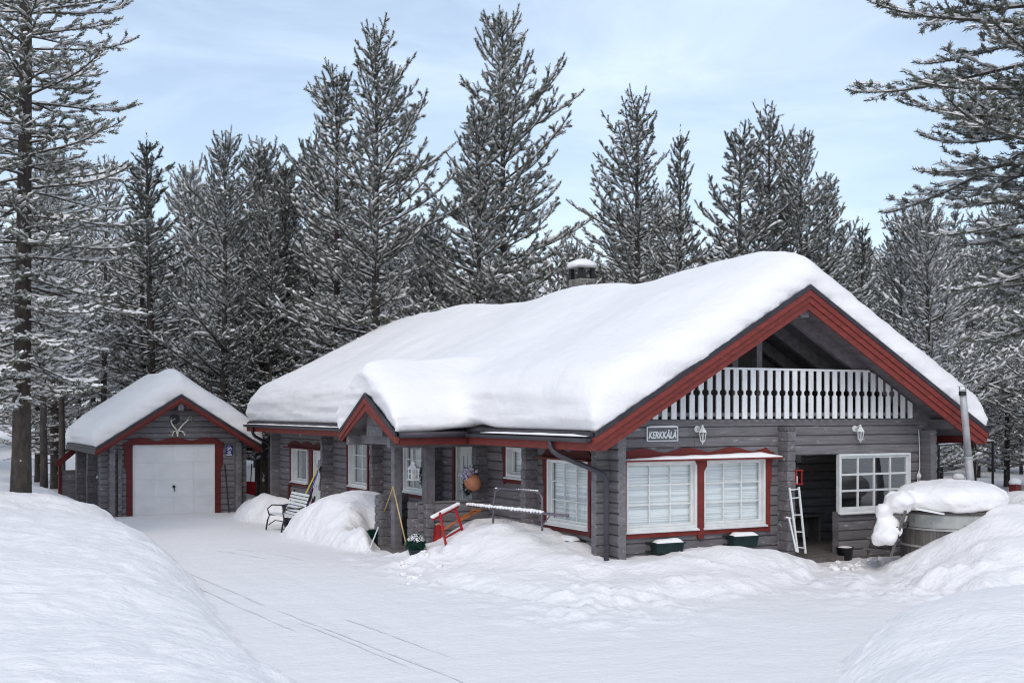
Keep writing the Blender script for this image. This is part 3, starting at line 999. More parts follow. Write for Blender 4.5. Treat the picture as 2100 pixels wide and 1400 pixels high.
def panel_door(house, fr, u0, u1, z0, z1, glaz, knob_u, arched=False):
    d = MB()
    d.prism([(u0, z0), (u1, z0), (u1, z1), (u0, z1)], fr, -0.10, -0.045)
    dr = d.build('door', 'door', house)
    f = MB()
    ring_frame(f, fr, u0 - 0.06, u1 + 0.06, z0 - 0.04, z1 + 0.06, 0.06, -0.12, 0.02)
    f.build('door_frame', 'white', dr)
    a, b, c, e = glaz
    r = MB()
    ring_frame(r, fr, a, b, c, e, 0.03, -0.05, -0.03)
    mid = (a + b) / 2
    r.prism([(mid - 0.012, c), (mid + 0.012, c), (mid + 0.012, e), (mid - 0.012, e)], fr, -0.05, -0.034)
    for i in (1, 2):
        z = c + (e - c) * i / 3
        r.prism([(a, z - 0.012), (b, z - 0.012), (b, z + 0.012), (a, z + 0.012)], fr, -0.05, -0.036)
    r.build('glazing_bars', 'white', dr)
    for i in range(2):
        for j in range(3):
            p0, p1 = (a, mid) if i == 0 else (mid, b)
            q0, q1 = c + (e - c) * j / 3, c + (e - c) * (j + 1) / 3
            MB().add([fr(p0, q0, -0.043), fr(p1, q0, -0.043), fr(p1, q1, -0.043), fr(p0, q1, -0.043)], [(0, 1, 2, 3)]).build('pane', 'black' if False else M['doorglass'], dr)
    pn = MB()
    for (p0, p1) in ((u0 + 0.12, (u0 + u1) / 2 - 0.04), ((u0 + u1) / 2 + 0.04, u1 - 0.12)):
        pn.prism([(p0, z0 + 0.15), (p1, z0 + 0.15), (p1, c - 0.12), (p0, c - 0.12)], fr, -0.046, -0.036)
    pn.build('door_panel', 'door', dr, bevel=0.006)
    h = MB()
    h.tube([fr(knob_u, z0 + 1.0, -0.05), fr(knob_u, z0 + 1.0, 0.005), fr(knob_u + (0.11 if knob_u < mid else -0.11), z0 + 1.0, 0.005)], 0.009, 6)
    h.prism([(knob_u - 0.018, z0 + 0.86), (knob_u + 0.018, z0 + 0.86), (knob_u + 0.018, z0 + 1.06), (knob_u - 0.018, z0 + 1.06)], fr, -0.046, -0.036)
    h.build('door_handle', 'steel', dr)
    return dr


M['doorglass'] = glass_mat('door_glass', 0.18, (0.35, 0.38, 0.40))
panel_door(house, FS, 5.42, 6.26, 0.14, 2.17, (5.62, 6.06, 0.95, 1.95), 6.18)
panel_door(house, FS, 15.26, 16.14, -0.30, 1.72, (15.45, 15.92, 0.55, 1.5), 16.05)
# red casings of the two doors
for (a, b, z0, z1) in ((6.33, 6.46, 0.1, 2.22), (16.24, 16.5, -0.36, 1.76), (15.06, 15.19, -0.36, 1.76), (18.46, 18.6, -0.5, 0.62)):
    MB().prism([(a, z0), (b, z0), (b, z1), (a, z1)], FS, 0.004, 0.05).build('door_casing', 'red_dark', house)

# ---- recessed terrace on the right of the gable
TY = 2.3
FT = frame_gable(TY)
log_wall(house, 'terrace_back_wall', FT, 3.92, W, 0.08, 2.62, [(4.15, 5.2, 0.95, 2.05)], 'log_x', rng=rngw)
log_wall(house, 'terrace_side_wall', lambda u, z, w: (3.92 + w, u, z), 0.1, TY, 0.08, 2.62, [], 'log_y', zoff=LH / 2, rng=rngw)
window(house, FT, 4.15, 5.2, 0.95, 2.05, 2, 1, recess=0.05, header=False, blind='curtain')
MB().box((3.93, 0.0, 0.0), (W - 0.17, TY, 0.12)).build('terrace_floor', 'wood', house)
MB().box((4.02, -0.16, -0.12), (5.3, 0.0, 0.10)).build('terrace_step', 'wood', house)
# terrace window, glazed so that one looks into the terrace
window(house, FG, 5.25, 7.14, 0.93, 2.06, 4, 3, recess=0.02, blind=None, header=False, sides=(False, False), bottom=False, mun=0.04, pane='terraceglass')
# bench inside the terrace
tb = thing('terrace_bench', (5.0, TY - 0.25, 0.12), 'dark grey wooden bench against the back wall inside the recessed terrace', 'bench')
MB().box((4.3, TY - 0.5, 0.66), (6.6, TY - 0.06, 0.71)).build('seat', 'wood', tb)
for x in (4.45, 5.4, 6.4):
    MB().box((x, TY - 0.45, 0.12), (x + 0.06, TY - 0.08, 0.66)).build('leg', 'wood', tb)
MB().box((4.5, TY - 0.12, 0.2), (6.4, TY - 0.08, 0.6)).build('back_panel', 'wood', tb)
cp = MB()
cp.lathe((5.42, TY - 0.3, 0.71), [(0.05, 0), (0.062, 0.1), (0.07, 0.13), (0.06, 0.13), (0.045, 0.02)], 12)
tag(cp.build('cup', 'redgloss', smooth=True), 'small red cup standing on the terrace bench', 'cup')

# ---- roof
roof = part_empty('roof', house)
for s in (-1, 1):
    xe = EX0 if s < 0 else EX1
    pts = lambda y, dz: [(RX, y, RZ + dz), (xe, y, roof_z(xe) + dz)]
    b = MB()
    b.add([(RX, RY0, RZ), (xe, RY0, roof_z(xe)), (xe, RY1, roof_z(xe)), (RX, RY1, RZ),
           (RX, RY0, RZ - 0.06), (xe, RY0, roof_z(xe) - 0.06), (xe, RY1, roof_z(xe) - 0.06), (RX, RY1, RZ - 0.06)],
          [(0, 1, 2, 3), (4, 7, 6, 5), (0, 4, 5, 1), (1, 5, 6, 2), (2, 6, 7, 3), (3, 7, 4, 0)])
    b.build('roof_sheet', 'metal', roof)
    xi = EX0 + 0.05 if s < 0 else EX1 - 0.05
    b = MB()
    y0, y1 = RY0 + 0.06, RY1 - 0.06
    b.add([(RX, y0, RZ - 0.062), (xi, y0, roof_z(xi) - 0.062), (xi, y1, roof_z(xi) - 0.062), (RX, y1, RZ - 0.062),
           (RX, y0, RZ - 0.16), (xi, y0, roof_z(xi) - 0.16), (xi, y1, roof_z(xi) - 0.16), (RX, y1, RZ - 0.16)],
          [(0, 1, 2, 3), (4, 7, 6, 5), (0, 4, 5, 1), (1, 5, 6, 2), (2, 6, 7, 3), (3, 7, 4, 0)])
    b.build('soffit', 'beam', roof)
    # three stepped red boards along the verge, front and back
    for yb, sg in ((RY0, -1), (RY1, 1)):
        for i, (t0, t1, pr) in enumerate(((0.06, 0.175, 0.055), (0.175, 0.29, 0.028), (0.29, 0.42, 0.0))):
            xa = xe - s * 0.0
            ya, yc = yb + sg * (pr + 0.004), yb - sg * 0.045
            o = 0.12 * i
            xt = xe + s * (0.0 - 0.02)
            zt = lambda x, t: roof_z(x) - t
            cut = roof_z(xe) - 0.06 - 0.215
            # lower end is cut level
            def xcut(t):
                x = RX + s * (RZ - t - cut) / SL
                return min(x, xe) if s > 0 else max(x, xe)
            x1, x2 = xcut(t0), xcut(t1)
            p = [(RX, RZ - t0), (x1, RZ - t0 - SL * abs(x1 - RX)), (x2, RZ - t1 - SL * abs(x2 - RX)), (RX, RZ - t1)]
            if abs(p[1][1] - p[2][1]) > 0.001 and abs(x1 - xe) < 1e-6 and abs(x2 - xe) > 1e-6:
                p.insert(2, (xe, cut))
            vs = [(q[0], ya, q[1]) for q in p] + [(q[0], yc, q[1]) for q in p]
            n = len(p)
            MB().add(vs, [tuple(range(n)), tuple(range(2 * n - 1, n - 1, -1))] + [(k, k + n, (k + 1) % n + n, (k + 1) % n) for k in range(n)]).build('verge_board', 'red', roof)
    # metal verge flashing
    b = MB()
    for yb, sg in ((RY0, -1),):
        b.add([(RX, yb - 0.075, RZ + 0.03), (xe, yb - 0.075, roof_z(xe) + 0.03), (xe, yb - 0.075, roof_z(xe) - 0.058), (RX, yb - 0.075, RZ - 0.058),
               (RX, yb - 0.0601, RZ + 0.03), (xe, yb - 0.0601, roof_z(xe) + 0.03), (xe, yb - 0.0601, roof_z(xe) - 0.058), (RX, yb - 0.0601, RZ - 0.058)],
              [(0, 1, 2, 3), (7, 6, 5, 4), (0, 4, 5, 1), (3, 2, 6, 7), (1, 5, 6, 2)])
        b.add([(RX, yb - 0.075, RZ + 0.031), (xe, yb - 0.075, roof_z(xe) + 0.031), (xe, yb + 0.1, roof_z(xe) + 0.031), (RX, yb + 0.1, RZ + 0.031)], [(0, 1, 2, 3)])
    b.build('verge_flashing', 'metal', roof)
    # eave board and gutter
    ex = EX0 + 0.03 if s < 0 else EX1 - 0.03
    MB().box((ex - 0.02, RY0 + 0.05, 2.235), (ex + 0.02, RY1 - 0.03, 2.40)).build('eave_board', 'red', roof)
    g = MB()
    gxc = EX0 - 0.055 if s < 0 else EX1 + 0.055
    vs, fs = [], []
    m_ = 9
    for y in (RY0 + 0.02, RY1 + 0.05):
        for k in range(m_):
            t = math.pi * k / (m_ - 1)
            vs.append((gxc - 0.066 * math.cos(t), y, 2.445 - 0.075 * math.sin(t)))
        for k in range(m_ - 1, -1, -1):
            t = math.pi * k / (m_ - 1)
            vs.append((gxc - 0.058 * math.cos(t), y, 2.445 - 0.064 * math.sin(t)))
    n = 2 * m_
    fs = [(k, (k + 1) % n, (k + 1) % n + n, k + n) for k in range(n)] + [tuple(range(n)), tuple(range(2 * n - 1, n - 1, -1))]
    fs += [tuple(range(m_)), tuple(range(n, n + m_))]
    g.add(vs, fs)
    g.build('gutter', 'gutter', roof)
snow_strip(roof, lambda u, z, w: (EX0 + 0.02 - w, u, z), -0.70, 3.3, 2.475, -0.02, 0.10, 0.035, 0.03, 3, 'gutter_snow')
snow_strip(roof, lambda u, z, w: (EX0 + 0.02 - w, u, z), 8.5, 20.4, 2.465, -0.02, 0.10, 0.025, 0.03, 5, 'gutter_snow')

# purlins and rafters seen in the open gable
MB().box((3.70, -0.68, 4.62), (3.90, 3.0, 4.98)).build('ridge_beam', 'beam', roof)
for s in (-1, 1):
    for y in (0.05, 0.95, 1.9):
        p = (RX + s * 0.05, y, RZ - 0.30)
        q = (RX + s * 4.0, y, RZ - 0.30 - SL * 4.0)
        MB().bar(p, q, 0.11, 0.24).build('rafter', 'beam', roof)
    xq = RX + s * 3.95
    MB().box((xq - 0.09, -0.66, roof_z(xq) - 0.36), (xq + 0.09, 0.6, roof_z(xq) - 0.172)).build('purlin_end', 'beam', roof)
MB().box((W - 0.2, 0.004, 2.56), (8.22, 0.174, 2.745)).build('plate_end', 'beam', roof)
loft = part_empty('loft', house)
for x, y in ((2.95, 0.35), (3.42, 0.22)):
    MB().box((x, y, 2.74), (x + 0.13, y + 0.13, roof_z(x) - 0.2)).build('post', 'beam', loft)
b = MB()
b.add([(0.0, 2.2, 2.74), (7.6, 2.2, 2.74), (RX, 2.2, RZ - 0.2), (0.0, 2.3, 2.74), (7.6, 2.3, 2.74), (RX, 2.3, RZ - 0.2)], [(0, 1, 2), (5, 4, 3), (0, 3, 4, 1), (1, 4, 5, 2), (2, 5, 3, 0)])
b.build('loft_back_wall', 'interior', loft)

# white balcony railing; every baluster is cut with half-round notches
rail = part_empty('balcony_railing', house)
FR = frame_gable(-0.03)


def baluster(x, w, z0, zl, zr):
    h = w / 2
    nz, nr = 3.235, 0.052
    pts = [(x - h, z0), (x + h, z0)]
    if zr > nz + nr + 0.02:
        for k in range(7):
            t = -math.pi / 2 + math.pi * k / 6
            pts.append((x + h - nr * 0.72 * math.cos(t), nz + nr * math.sin(t)))
    pts.append((x + h, zr))
    pts.append((x - h, zl))
    if zl > nz + nr + 0.02:
        for k in range(7):
            t = math.pi / 2 - math.pi * k / 6
            pts.append((x - h + nr * 0.72 * math.cos(t), nz + nr * math.sin(t)))
    return pts


nb = 32
for i in range(nb):
    x = 0.93 + (7.10 - 0.93) * i / (nb - 1)
    w = 0.112
    under = lambda u: roof_z(u) - 0.20
    zl, zr = min(3.66, under(x - w / 2)), min(3.66, under(x + w / 2))
    if min(zl, zr) > 2.82:
        MB().prism(baluster(x, w, 2.752, zl, zr), FR, 0.0, 0.024).build('baluster', 'whitewood', rail)
xr = (RZ - 0.2 - 3.70) / SL
MB().prism([(RX - xr, 3.66), (RX + xr, 3.66), (RX + xr - 0.05, 3.70), (RX - xr + 0.05, 3.70)], FG, -0.02, 0.07).build('top_rail', 'whitewood', rail)
MB().prism([(0.7, 2.80), (6.9, 2.80), (6.9, 2.87), (0.7, 2.87)], FG, -0.03, 0.028).build('bottom_rail', 'beam', rail)

# downpipes
dp = MB()
dp.tube([(-0.875, 0.55, 2.42), (-0.875, 0.55, 2.28), (-0.85, 0.50, 2.20), (-0.78, 0.42, 2.13), (-0.32, -0.08, 1.87), (-0.22, -0.17, 1.80), (-0.19, -0.20, 1.70), (-0.19, -0.20, 0.0)], 0.047, 12)
dpo = dp.build('downpipe', 'gutter', house, smooth=True)
for z in (1.55, 0.55):
    MB().lathe((-0.19, -0.20, z), [(0.054, 0), (0.054, 0.03)], 12).build('pipe_clamp', 'gutter', dpo)
dp = MB()
dp.tube([(-0.875, 19.6, 2.42), (-0.875, 19.6, 2.26), (-0.85, 19.6, 2.16), (-0.78, 19.62, 2.08), (-0.36, 19.8, 1.88), (-0.26, 19.85, 1.8), (-0.24, 19.86, 1.7), (-0.24, 19.86, -0.4)], 0.05, 10)
dp.build('downpipe', 'black', house, smooth=True)
dp = MB()
dp.tube([(8.475, 0.55, 2.42), (8.475, 0.55, 2.24), (8.40, 0.5, 2.14), (8.0, 0.2, 1.9), (7.9, 0.12, 1.8), (7.88, 0.1, 1.7), (7.88, 0.1, 0.0)], 0.047, 10)
dp.build('downpipe', 'black', house, smooth=True)

# ---- chimney of natural stone
CHX, CHY = 4.8, 8.95
ch = part_empty('chimney', house)
MB().box((CHX - 0.22, CHY - 0.28, 4.3), (CHX + 0.22, CHY + 0.28, 6.28)).build('core', 'mortar', ch)
rs = random.Random(5)
for face in range(4):
    z = 5.2
    while z < 6.22:
        hh = rs.uniform(0.13, 0.24)
        hh = min(hh, 6.27 - z)
        lim = 0.29 if face % 2 == 0 else 0.23
        u = -lim
        while u < lim - 0.02:
            ww = min(rs.uniform(0.14, 0.32), lim - u)
            d = 0.22 if face % 2 == 0 else 0.28
            pr = rs.uniform(0.02, 0.05)
            u0, u1 = u + 0.008, u + ww - 0.008
            q = [(u0 + rs.uniform(0, .03), z + .008), (u1 - rs.uniform(0, .02), z + .008 + rs.uniform(0, .015)), (u1 - rs.uniform(0, .03), z + hh - .008), (u0 + rs.uniform(0, .02), z + hh - .008 - rs.uniform(0, .02))]
            fr = [lambda a, b_, w: (CHX - d - w, CHY + a, b_), lambda a, b_, w: (CHX + a, CHY - d - w, b_), lambda a, b_, w: (CHX + d + w, CHY + a, b_), lambda a, b_, w: (CHX + a, CHY + d + w, b_)][face]
            MB().prism(q, fr, -0.01, pr).build('stone', 'stove', ch, bevel=0.008)
            u += ww
        z += hh
for sx in (-1, 1):
    for sy in (-1, 1):
        MB().box((CHX + sx * 0.17 - 0.05, CHY + sy * 0.23 - 0.05, 6.28), (CHX + sx * 0.17 + 0.05, CHY + sy * 0.23 + 0.05, 6.56)).build('cap_pillar', 'black', ch)
MB().box((CHX - 0.08, CHY - 0.08, 6.28), (CHX + 0.08, CHY + 0.08, 6.5)).build('flue', 'stove', ch)
MB().box((CHX - 0.29, CHY - 0.34, 6.56), (CHX + 0.29, CHY + 0.34, 6.60)).build('cap_plate', 'mortar', ch)
cs = MB()
cs.lathe((CHX, CHY, 6.60), [(0.33, -0.01), (0.355, 0.05), (0.32, 0.11), (0.23, 0.16), (0.13, 0.2), (0.03, 0.215)], 24, lambda j, k: 0.12 * abs(math.sin(2 * (2 * math.pi * k / 24))) * (1 if j < 3 else .3))
tag(cs.build('chimney_snow', 'snow', smooth=True), 'small cushion of snow on the stone chimney cap', 'snow')

# ---- entrance porch with its own little gable roof towards the driveway
PX, PY0, PY1, PYC, PRZ = -2.35, 4.02, 7.30, 5.72, 3.27
porch = part_empty('porch_roof', house)


def porch_z(y):
    return PRZ - (PRZ - 2.46) / (PYC - PY0) * abs(y - PYC) if y < PYC else PRZ - (PRZ - 2.46) / (PY1 - PYC) * abs(y - PYC)


for ye in (PY0, PY1):
    ze = porch_z(ye)
    b = MB()
    b.add([(PX, PYC, PRZ), (PX, ye, ze), (0.3, ye, ze), (0.9, PYC, PRZ), (PX, PYC, PRZ - 0.05), (PX, ye, ze - 0.05), (0.3, ye, ze - 0.05), (0.9, PYC, PRZ - 0.05)],
          [(0, 1, 2, 3), (4, 7, 6, 5), (0, 4, 5, 1), (1, 5, 6, 2), (3, 2, 6, 7)])
    b.build('roof_sheet', 'metal', porch)
    b = MB()
    b.add([(PX + 0.03, PYC, PRZ - 0.052), (PX + 0.03, ye, ze - 0.052), (0.0, ye, ze - 0.052), (0.0, PYC, PRZ - 0.052), (PX + 0.03, PYC, PRZ - 0.13), (PX + 0.03, ye, ze - 0.13), (0.0, ye, ze - 0.13), (0.0, PYC, PRZ - 0.13)],
          [(0, 1, 2, 3), (4, 7, 6, 5), (0, 4, 5, 1), (1, 5, 6, 2), (3, 2, 6, 7)])
    b.build('soffit', 'beam', porch)
    sg = -1 if ye == PY0 else 1
    for i, (t0, t1, pr) in enumerate(((0.0, 0.07, 0.035), (0.07, 0.22, 0.02), (0.22, 0.38, 0.0))):
        ya = ye
        yb = ye - sg * (0.0 if i < 2 else 0.10)
        p = [(PYC, PRZ - t0), (ya, porch_z(ya) - t0), (yb, max(porch_z(yb) - t1, ze - 0.2)), (PYC, PRZ - t1)]
        vs = [(PX - pr - 0.006, q[0], q[1]) for q in p] + [(PX + 0.035 - 0.002 * i, q[0], q[1]) for q in p]
        MB().add(vs, [(0, 1, 2, 3), (7, 6, 5, 4), (0, 4, 5, 1), (1, 5, 6, 2), (2, 6, 7, 3)]).build('verge_board', 'metal' if i == 0 else 'red', porch)
    g = MB()
    g.tube([(PX + 0.03, ye + sg * 0.05, ze - 0.03), (-0.86, ye + sg * 0.05, ze - 0.03)], 0.062, 10)
    g.build('gutter', 'gutter', porch, smooth=True)
    MB().box((PX + 0.05, ye - 0.02, ze - 0.23), (-0.80, ye + 0.02, ze - 0.06)).build('eave_board', 'red_dark', porch)
# framing in the porch gable
MB().box((-2.02, PY0 + 0.45, 2.20), (-1.88, PY1 - 0.25, 2.38)).build('tie_beam', 'beam', porch)
MB().box((-2.20, PYC - 0.55, 2.38), (-1.90, PYC + 0.35, 2.58)).build('log_block', 'log_end', porch)
MB().box((-2.15, PYC - 0.25, 2.58), (-1.92, PYC + 0.45, 2.78)).build('log_block', 'log_end', porch)
MB().box((-2.25, PYC - 0.09, 2.78), (0.0, PYC + 0.09, 3.04)).build('ridge_beam', 'beam', porch)
for y in (PY0 + 0.62, PY1 - 0.3):
    MB().box((-2.28, y - 0.08, 2.16), (0.0, y + 0.08, 2.36)).build('wall_plate', 'beam', porch)
MB().box((-1.46, 4.68, 0.95), (-1.24, 4.86, 2.2)).build('porch_post', 'beam', house, bevel=0.012)
MB().box((-1.84, 5.42, -0.1), (-1.66, 5.60, 2.2)).build('porch_post', 'beam', house, bevel=0.012)
MB().box((-1.75, 4.7, -0.2), (0.0, 7.1, 0.10)).build('porch_floor', 'wood', house)
for i, zt in enumerate((0.06, -0.05)):
    MB().box((-2.02 - 0.26 * i, 4.9, zt - 0.10), (-1.752 - 0.26 * i, 5.75, zt)).build('step', 'wood', house)
# low log parapet at the near side of the porch and the stub beside the gap
FP = frame_gable(4.68)
log_wall(house, 'porch_parapet', FP, -1.62, 0.0, -0.12, 1.05, [], 'log_x', rng=rngw)
log_ends(house, 'log_corner', 4.77, -0.12 + LH / 2 - LH, 1.05, 'x', X=-1.62, out=0.16, back=0.05, rng=rngw)
log_ends(house, 'log_corner', -1.42, -0.12 + LH / 2 - LH, 1.02, 'y', Y=4.68, out=0.16, back=0.05, rng=rngw)
log_ends(house, 'log_corner', 6.2, -0.15, 1.13, 'x', X=-1.62, out=0.24, back=0.4, wd=0.17, rng=rngw)
log_ends(house, 'log_corner', -1.58, -0.15, 1.10, 'y', Y=6.0, out=0.26, back=0.6, wd=0.17, rng=rngw)
pts = [(-1.62, 6.2)]
log_wall(house, 'porch_parapet', frame_side(-1.62), 6.2, 7.1, -0.12, 1.05, [], 'log_y', rng=rngw)


# ------------------------------------------------------------------ roof snow
def edge_list(a, b, pa, pb, n, dens=0.14):
    """positions and height shares from edge a to edge b; pa, pb are (inset, share) profiles"""
    L = [(a + i, f) for i, f in pa]
    Rr = [(b - i, f) for i, f in reversed(pb)]
    lo, hi = L[-1][0], Rr[0][0]
    k = max(2, int((hi - lo) / dens))
    return L + [(lo + (hi - lo) * t / k, 1.0) for t in range(1, k)] + Rr


EAVE = [(0.03, 0.0), (-0.03, 0.10), (-0.07, 0.25), (-0.09, 0.42), (-0.10, 0.60), (-0.06, 0.74), (0.0, 0.87), (0.08, 0.95), (0.20, 0.99), (0.36, 1.0)]
VERGE = [(0.03, 0.0), (0.01, 0.12), (0.0, 0.28), (0.02, 0.45), (0.07, 0.60), (0.16, 0.73), (0.30, 0.84), (0.50, 0.92), (0.78, 0.975), (1.15, 1.0)]


def snow_body(xl, yl, rz, T, x0, x1, y0, y1):
    nx, ny = len(xl), len(yl)
    V = []
    for y, fy in yl:
        for x, fx in xl:
            V.append((x, y, rz(min(max(x, x0), x1), min(max(y, y0), y1)) + T(x, y) * fx * fy))
    for y, fy in yl:
        for x, fx in xl:
            xc, yc = min(max(x, x0), x1), min(max(y, y0), y1)
            V.append((xc, yc, rz(xc, yc) - 0.05))
    F = []
    o = nx * ny
    for j in range(ny - 1):
        for i in range(nx - 1):
            a = j * nx + i
            F.append((a, a + 1, a + nx + 1, a + nx))
            F.append((o + a, o + a + nx, o + a + nx + 1, o + a + 1))
    bd = [i for i in range(nx)] + [j * nx + nx - 1 for j in range(1, ny)] + [(ny - 1) * nx + i for i in range(nx - 2, -1, -1)] + [j * nx for j in range(ny - 2, 0, -1)]
    for a, b in zip(bd, bd[1:] + bd[:1]):
        F.append((a, a + o, b + o, b))
    return V, F


def finish_snow(name, bodies, voxel, label, cat, smooth=6, strata=0.035, m='roofsnow', seed=0.0, group=None, fillet=None, rough=0.0):
    mb = MB()
    for V, F in bodies:
        mb.add(V, F)
    o = mb.build(name, m)
    r = o.modifiers.new('r', 'REMESH')
    r.mode = 'VOXEL'
    r.voxel_size = voxel
    s = o.modifiers.new('s', 'SMOOTH')
    s.factor = 0.5
    s.iterations = smooth
    dg = bpy.context.evaluated_depsgraph_get()
    me = bpy.data.meshes.new_from_object(o.evaluated_get(dg))
    o.modifiers.clear()
    old = o.data
    o.data = me
    bpy.data.meshes.remove(old)
    n = len(me.vertices)
    co = np.empty(n * 3, np.float32)
    no = np.empty(n * 3, np.float32)
    me.vertices.foreach_get('co', co)
    me.vertices.foreach_get('normal', no)
    co, no = co.reshape(-1, 3).astype(float), no.reshape(-1, 3).astype(float)
    loc = np.array(o.location)
    if fillet:
        ed = np.empty(len(me.edges) * 2, np.int32)
        me.edges.foreach_get('vertices', ed)
        ed = ed.reshape(-1, 2)
        deg = np.bincount(ed.ravel(), minlength=n)[:, None]
        P = co + loc
        wt = np.zeros(n)
        for (fx, fy, r_) in fillet:
            wt = np.maximum(wt, np.exp(-((P[:, 0] - fx) ** 2 + (P[:, 1] - fy) ** 2) / r_ ** 2))
        wt = np.clip(wt * 1.3, 0, 1)[:, None] * 0.6
        for _ in range(40):
            acc = np.zeros_like(co)
            for c_ in range(3):
                acc[:, c_] = np.bincount(ed[:, 0], co[ed[:, 1], c_], n) + np.bincount(ed[:, 1], co[ed[:, 0], c_], n)
            co += wt * (acc / deg - co)
    P = co + loc
    steep = np.clip(1.15 - np.abs(no[:, 2]) * 1.15, 0, 1)
    lay = vnoise((P[:, 0] + P[:, 1] * 0.9) / 2.6 + seed, P[:, 2] / 0.13 + 0.15 * P[:, 0] + seed) + 0.6 * vnoise((P[:, 0] - P[:, 1]) / 0.8 + seed, P[:, 2] / 0.06 + 3)
    soft = fbm(P[:, 0] / 1.7 + seed, P[:, 1] / 1.7, 3)
    co += no * (strata * lay * steep + 0.075 * soft * (no[:, 2] > -0.2))[:, None]
    if rough:
        co += no * (rough * (fbm(P[:, 0] / 0.22 + P[:, 2] / 0.3, P[:, 1] / 0.22 - P[:, 2] / 0.2, 3, 0.6)))[:, None]
    me.vertices.foreach_set('co', co.astype(np.float32).ravel())
    me.polygons.foreach_set('use_smooth', np.ones(len(me.polygons), bool))
    me.update()
    if not me.materials:
        me.materials.append(M[m])
    return tag(o, label, cat, group)


def main_T(x, y):
    t = 0.72 + 0.24 * min(1.0, abs(x - 3.8) / 4.4) ** 2 * (1 if x < 3.8 else 0.2) + 0.07 * math.sin(y * 0.9 + 0.6) * math.exp(-((x - 3.8) / 2.6) ** 2)
    # rises and dips along the ridge as in the photograph
    for c, w, a in ((2.0, 2.0, 0.06), (4.6, 0.7, -0.06), (6.6, 1.6, 0.05), (9.6, 1.2, -0.05), (13.2, 2.2, 0.14), (16.8, 1.0, 0.02), (18.2, 1.4, 0.14)):
        t += a * math.exp(-((y - c) / w) ** 2)
    return t - 0.05 * math.exp(-((x - 3.8) / 0.8) ** 2)


mx = edge_list(EX0 + 0.05, EX1 - 0.03, EAVE, EAVE, 0)
my = edge_list(RY0 - 0.085, RY1 - 0.05, VERGE, VERGE, 0, 0.2)
body1 = snow_body(mx, my, lambda x, y: roof_z(x) + 0.02, main_T, EX0 + 0.02, EX1 - 0.02, RY0 - 0.05, RY1)
PV = [(0.02, 0.0), (0.0, 0.12), (-0.04, 0.3), (-0.09, 0.48), (-0.12, 0.64), (-0.08, 0.78), (0.05, 0.9), (0.25, 0.97), (0.5, 1.0)]
px_ = edge_list(PX, 2.6, PV, [(0.0, 1.0)], 0)
PE = [(0.03, 0.0), (-0.03, 0.1), (-0.07, 0.25), (-0.08, 0.42), (-0.05, 0.58), (0.03, 0.72), (0.14, 0.83), (0.3, 0.92), (0.5, 0.97), (0.75, 1.0)]
py_ = edge_list(PY0, PY1, PE, PE, 0)
body2 = snow_body(px_, py_, lambda x, y: porch_z(y) + 0.02 + 0.06 * max(0.0, x + 1.2), lambda x, y: 0.74 - 0.02 * abs(y - PYC), PX + 0.02, 2.6, PY0 + 0.02, PY1 - 0.02)
finish_snow('roof_snow', [body1, body2], 0.07, 'thick rounded blanket of snow covering the cabin and porch roofs', 'snow', smooth=4, strata=0.075,
            fillet=[(-0.7, 3.9, 0.55), (-0.2, 3.9, 0.6), (0.4, 4.0, 0.6), (1.0, 4.4, 0.7), (1.5, 5.0, 0.8), (1.7, 5.8, 0.9), (1.5, 6.5, 0.8), (1.0, 7.0, 0.7), (0.3, 7.3, 0.6), (-0.4, 7.4, 0.5)])

# ------------------------------------------------------------------ garage
GF, GB, GXA, GXB, GZ0 = 21.9, 27.4, -4.86, -0.68, -0.47
GRX, GRZ, GSL = -2.70, 3.40, 0.635
GEX0, GEX1, GY0, GY1 = -5.32, -0.08, 21.38, 27.9


def g_roof(x):
    return GRZ - GSL * abs(x - GRX)


gar = thing('log_garage', (GRX, 24.6, GZ0), 'small grey log garage with a white up-and-over door and red trim', 'garage')
FGG, FGS = frame_gable(GF), frame_side(GXA)
rngg = random.Random(21)
log_wall(gar, 'front_wall', FGG, GXA - 0.24, GXB + 0.24, GZ0 - 0.1, 1.80, [(-4.12, -1.5, -1, 1.78)], 'log_x', rng=rngg)
# gable triangle, each log cut to the slope
gt = part_empty('front_gable', gar)
z = 1.80
while z < GRZ - 0.35:
    xl, xr = GRX - (GRZ - 0.12 - z - 0.10) / GSL, GRX + (GRZ - 0.12 - z - 0.10) / GSL
    log_piece(gt, FGG, max(xl, GXA), min(xr, GXB), z, 'log_x', dw=rngg.uniform(-0.004, 0.004))
    z += LH
log_wall(gar, 'long_wall', FGS, GF - 0.24, GB + 0.24, GZ0 - 0.3, 1.86, [], 'log_y', zoff=LH / 2, rng=rngg)
log_wall(gar, 'far_wall', lambda u, z, w: (GXB + w, u, z), GF - 0.24, GB + 0.24, GZ0 - 0.3, 1.86, [], 'log_y', zoff=LH / 2, rng=rngg)
log_wall(gar, 'back_wall', lambda u, z, w: (u, GB + w, z), GXA - 0.24, GXB + 0.24, GZ0 - 0.3, 1.80, [], 'log_x', rng=rngg)
log_ends(gar, 'log_corner', 24.15, GZ0 - 0.3, 1.80, 'x', X=GXA, out=0.32, wd=0.19, rng=rngg)
log_ends(gar, 'log_corner', 26.6, GZ0 - 0.3, 1.80, 'x', X=GXA, out=0.32, wd=0.19, rng=rngg)
log_ends(gar, 'log_corner', GXA + 0.33, GZ0 - 0.1 + LH / 2, 1.62, 'y', Y=GF, out=0.12, wd=0.13, rng=rngg)
log_ends(gar, 'log_corner', GXB - 0.05, GZ0 - 0.1 + LH / 2, 1.85, 'y', Y=GF, out=0.24, wd=0.15, rng=rngg)
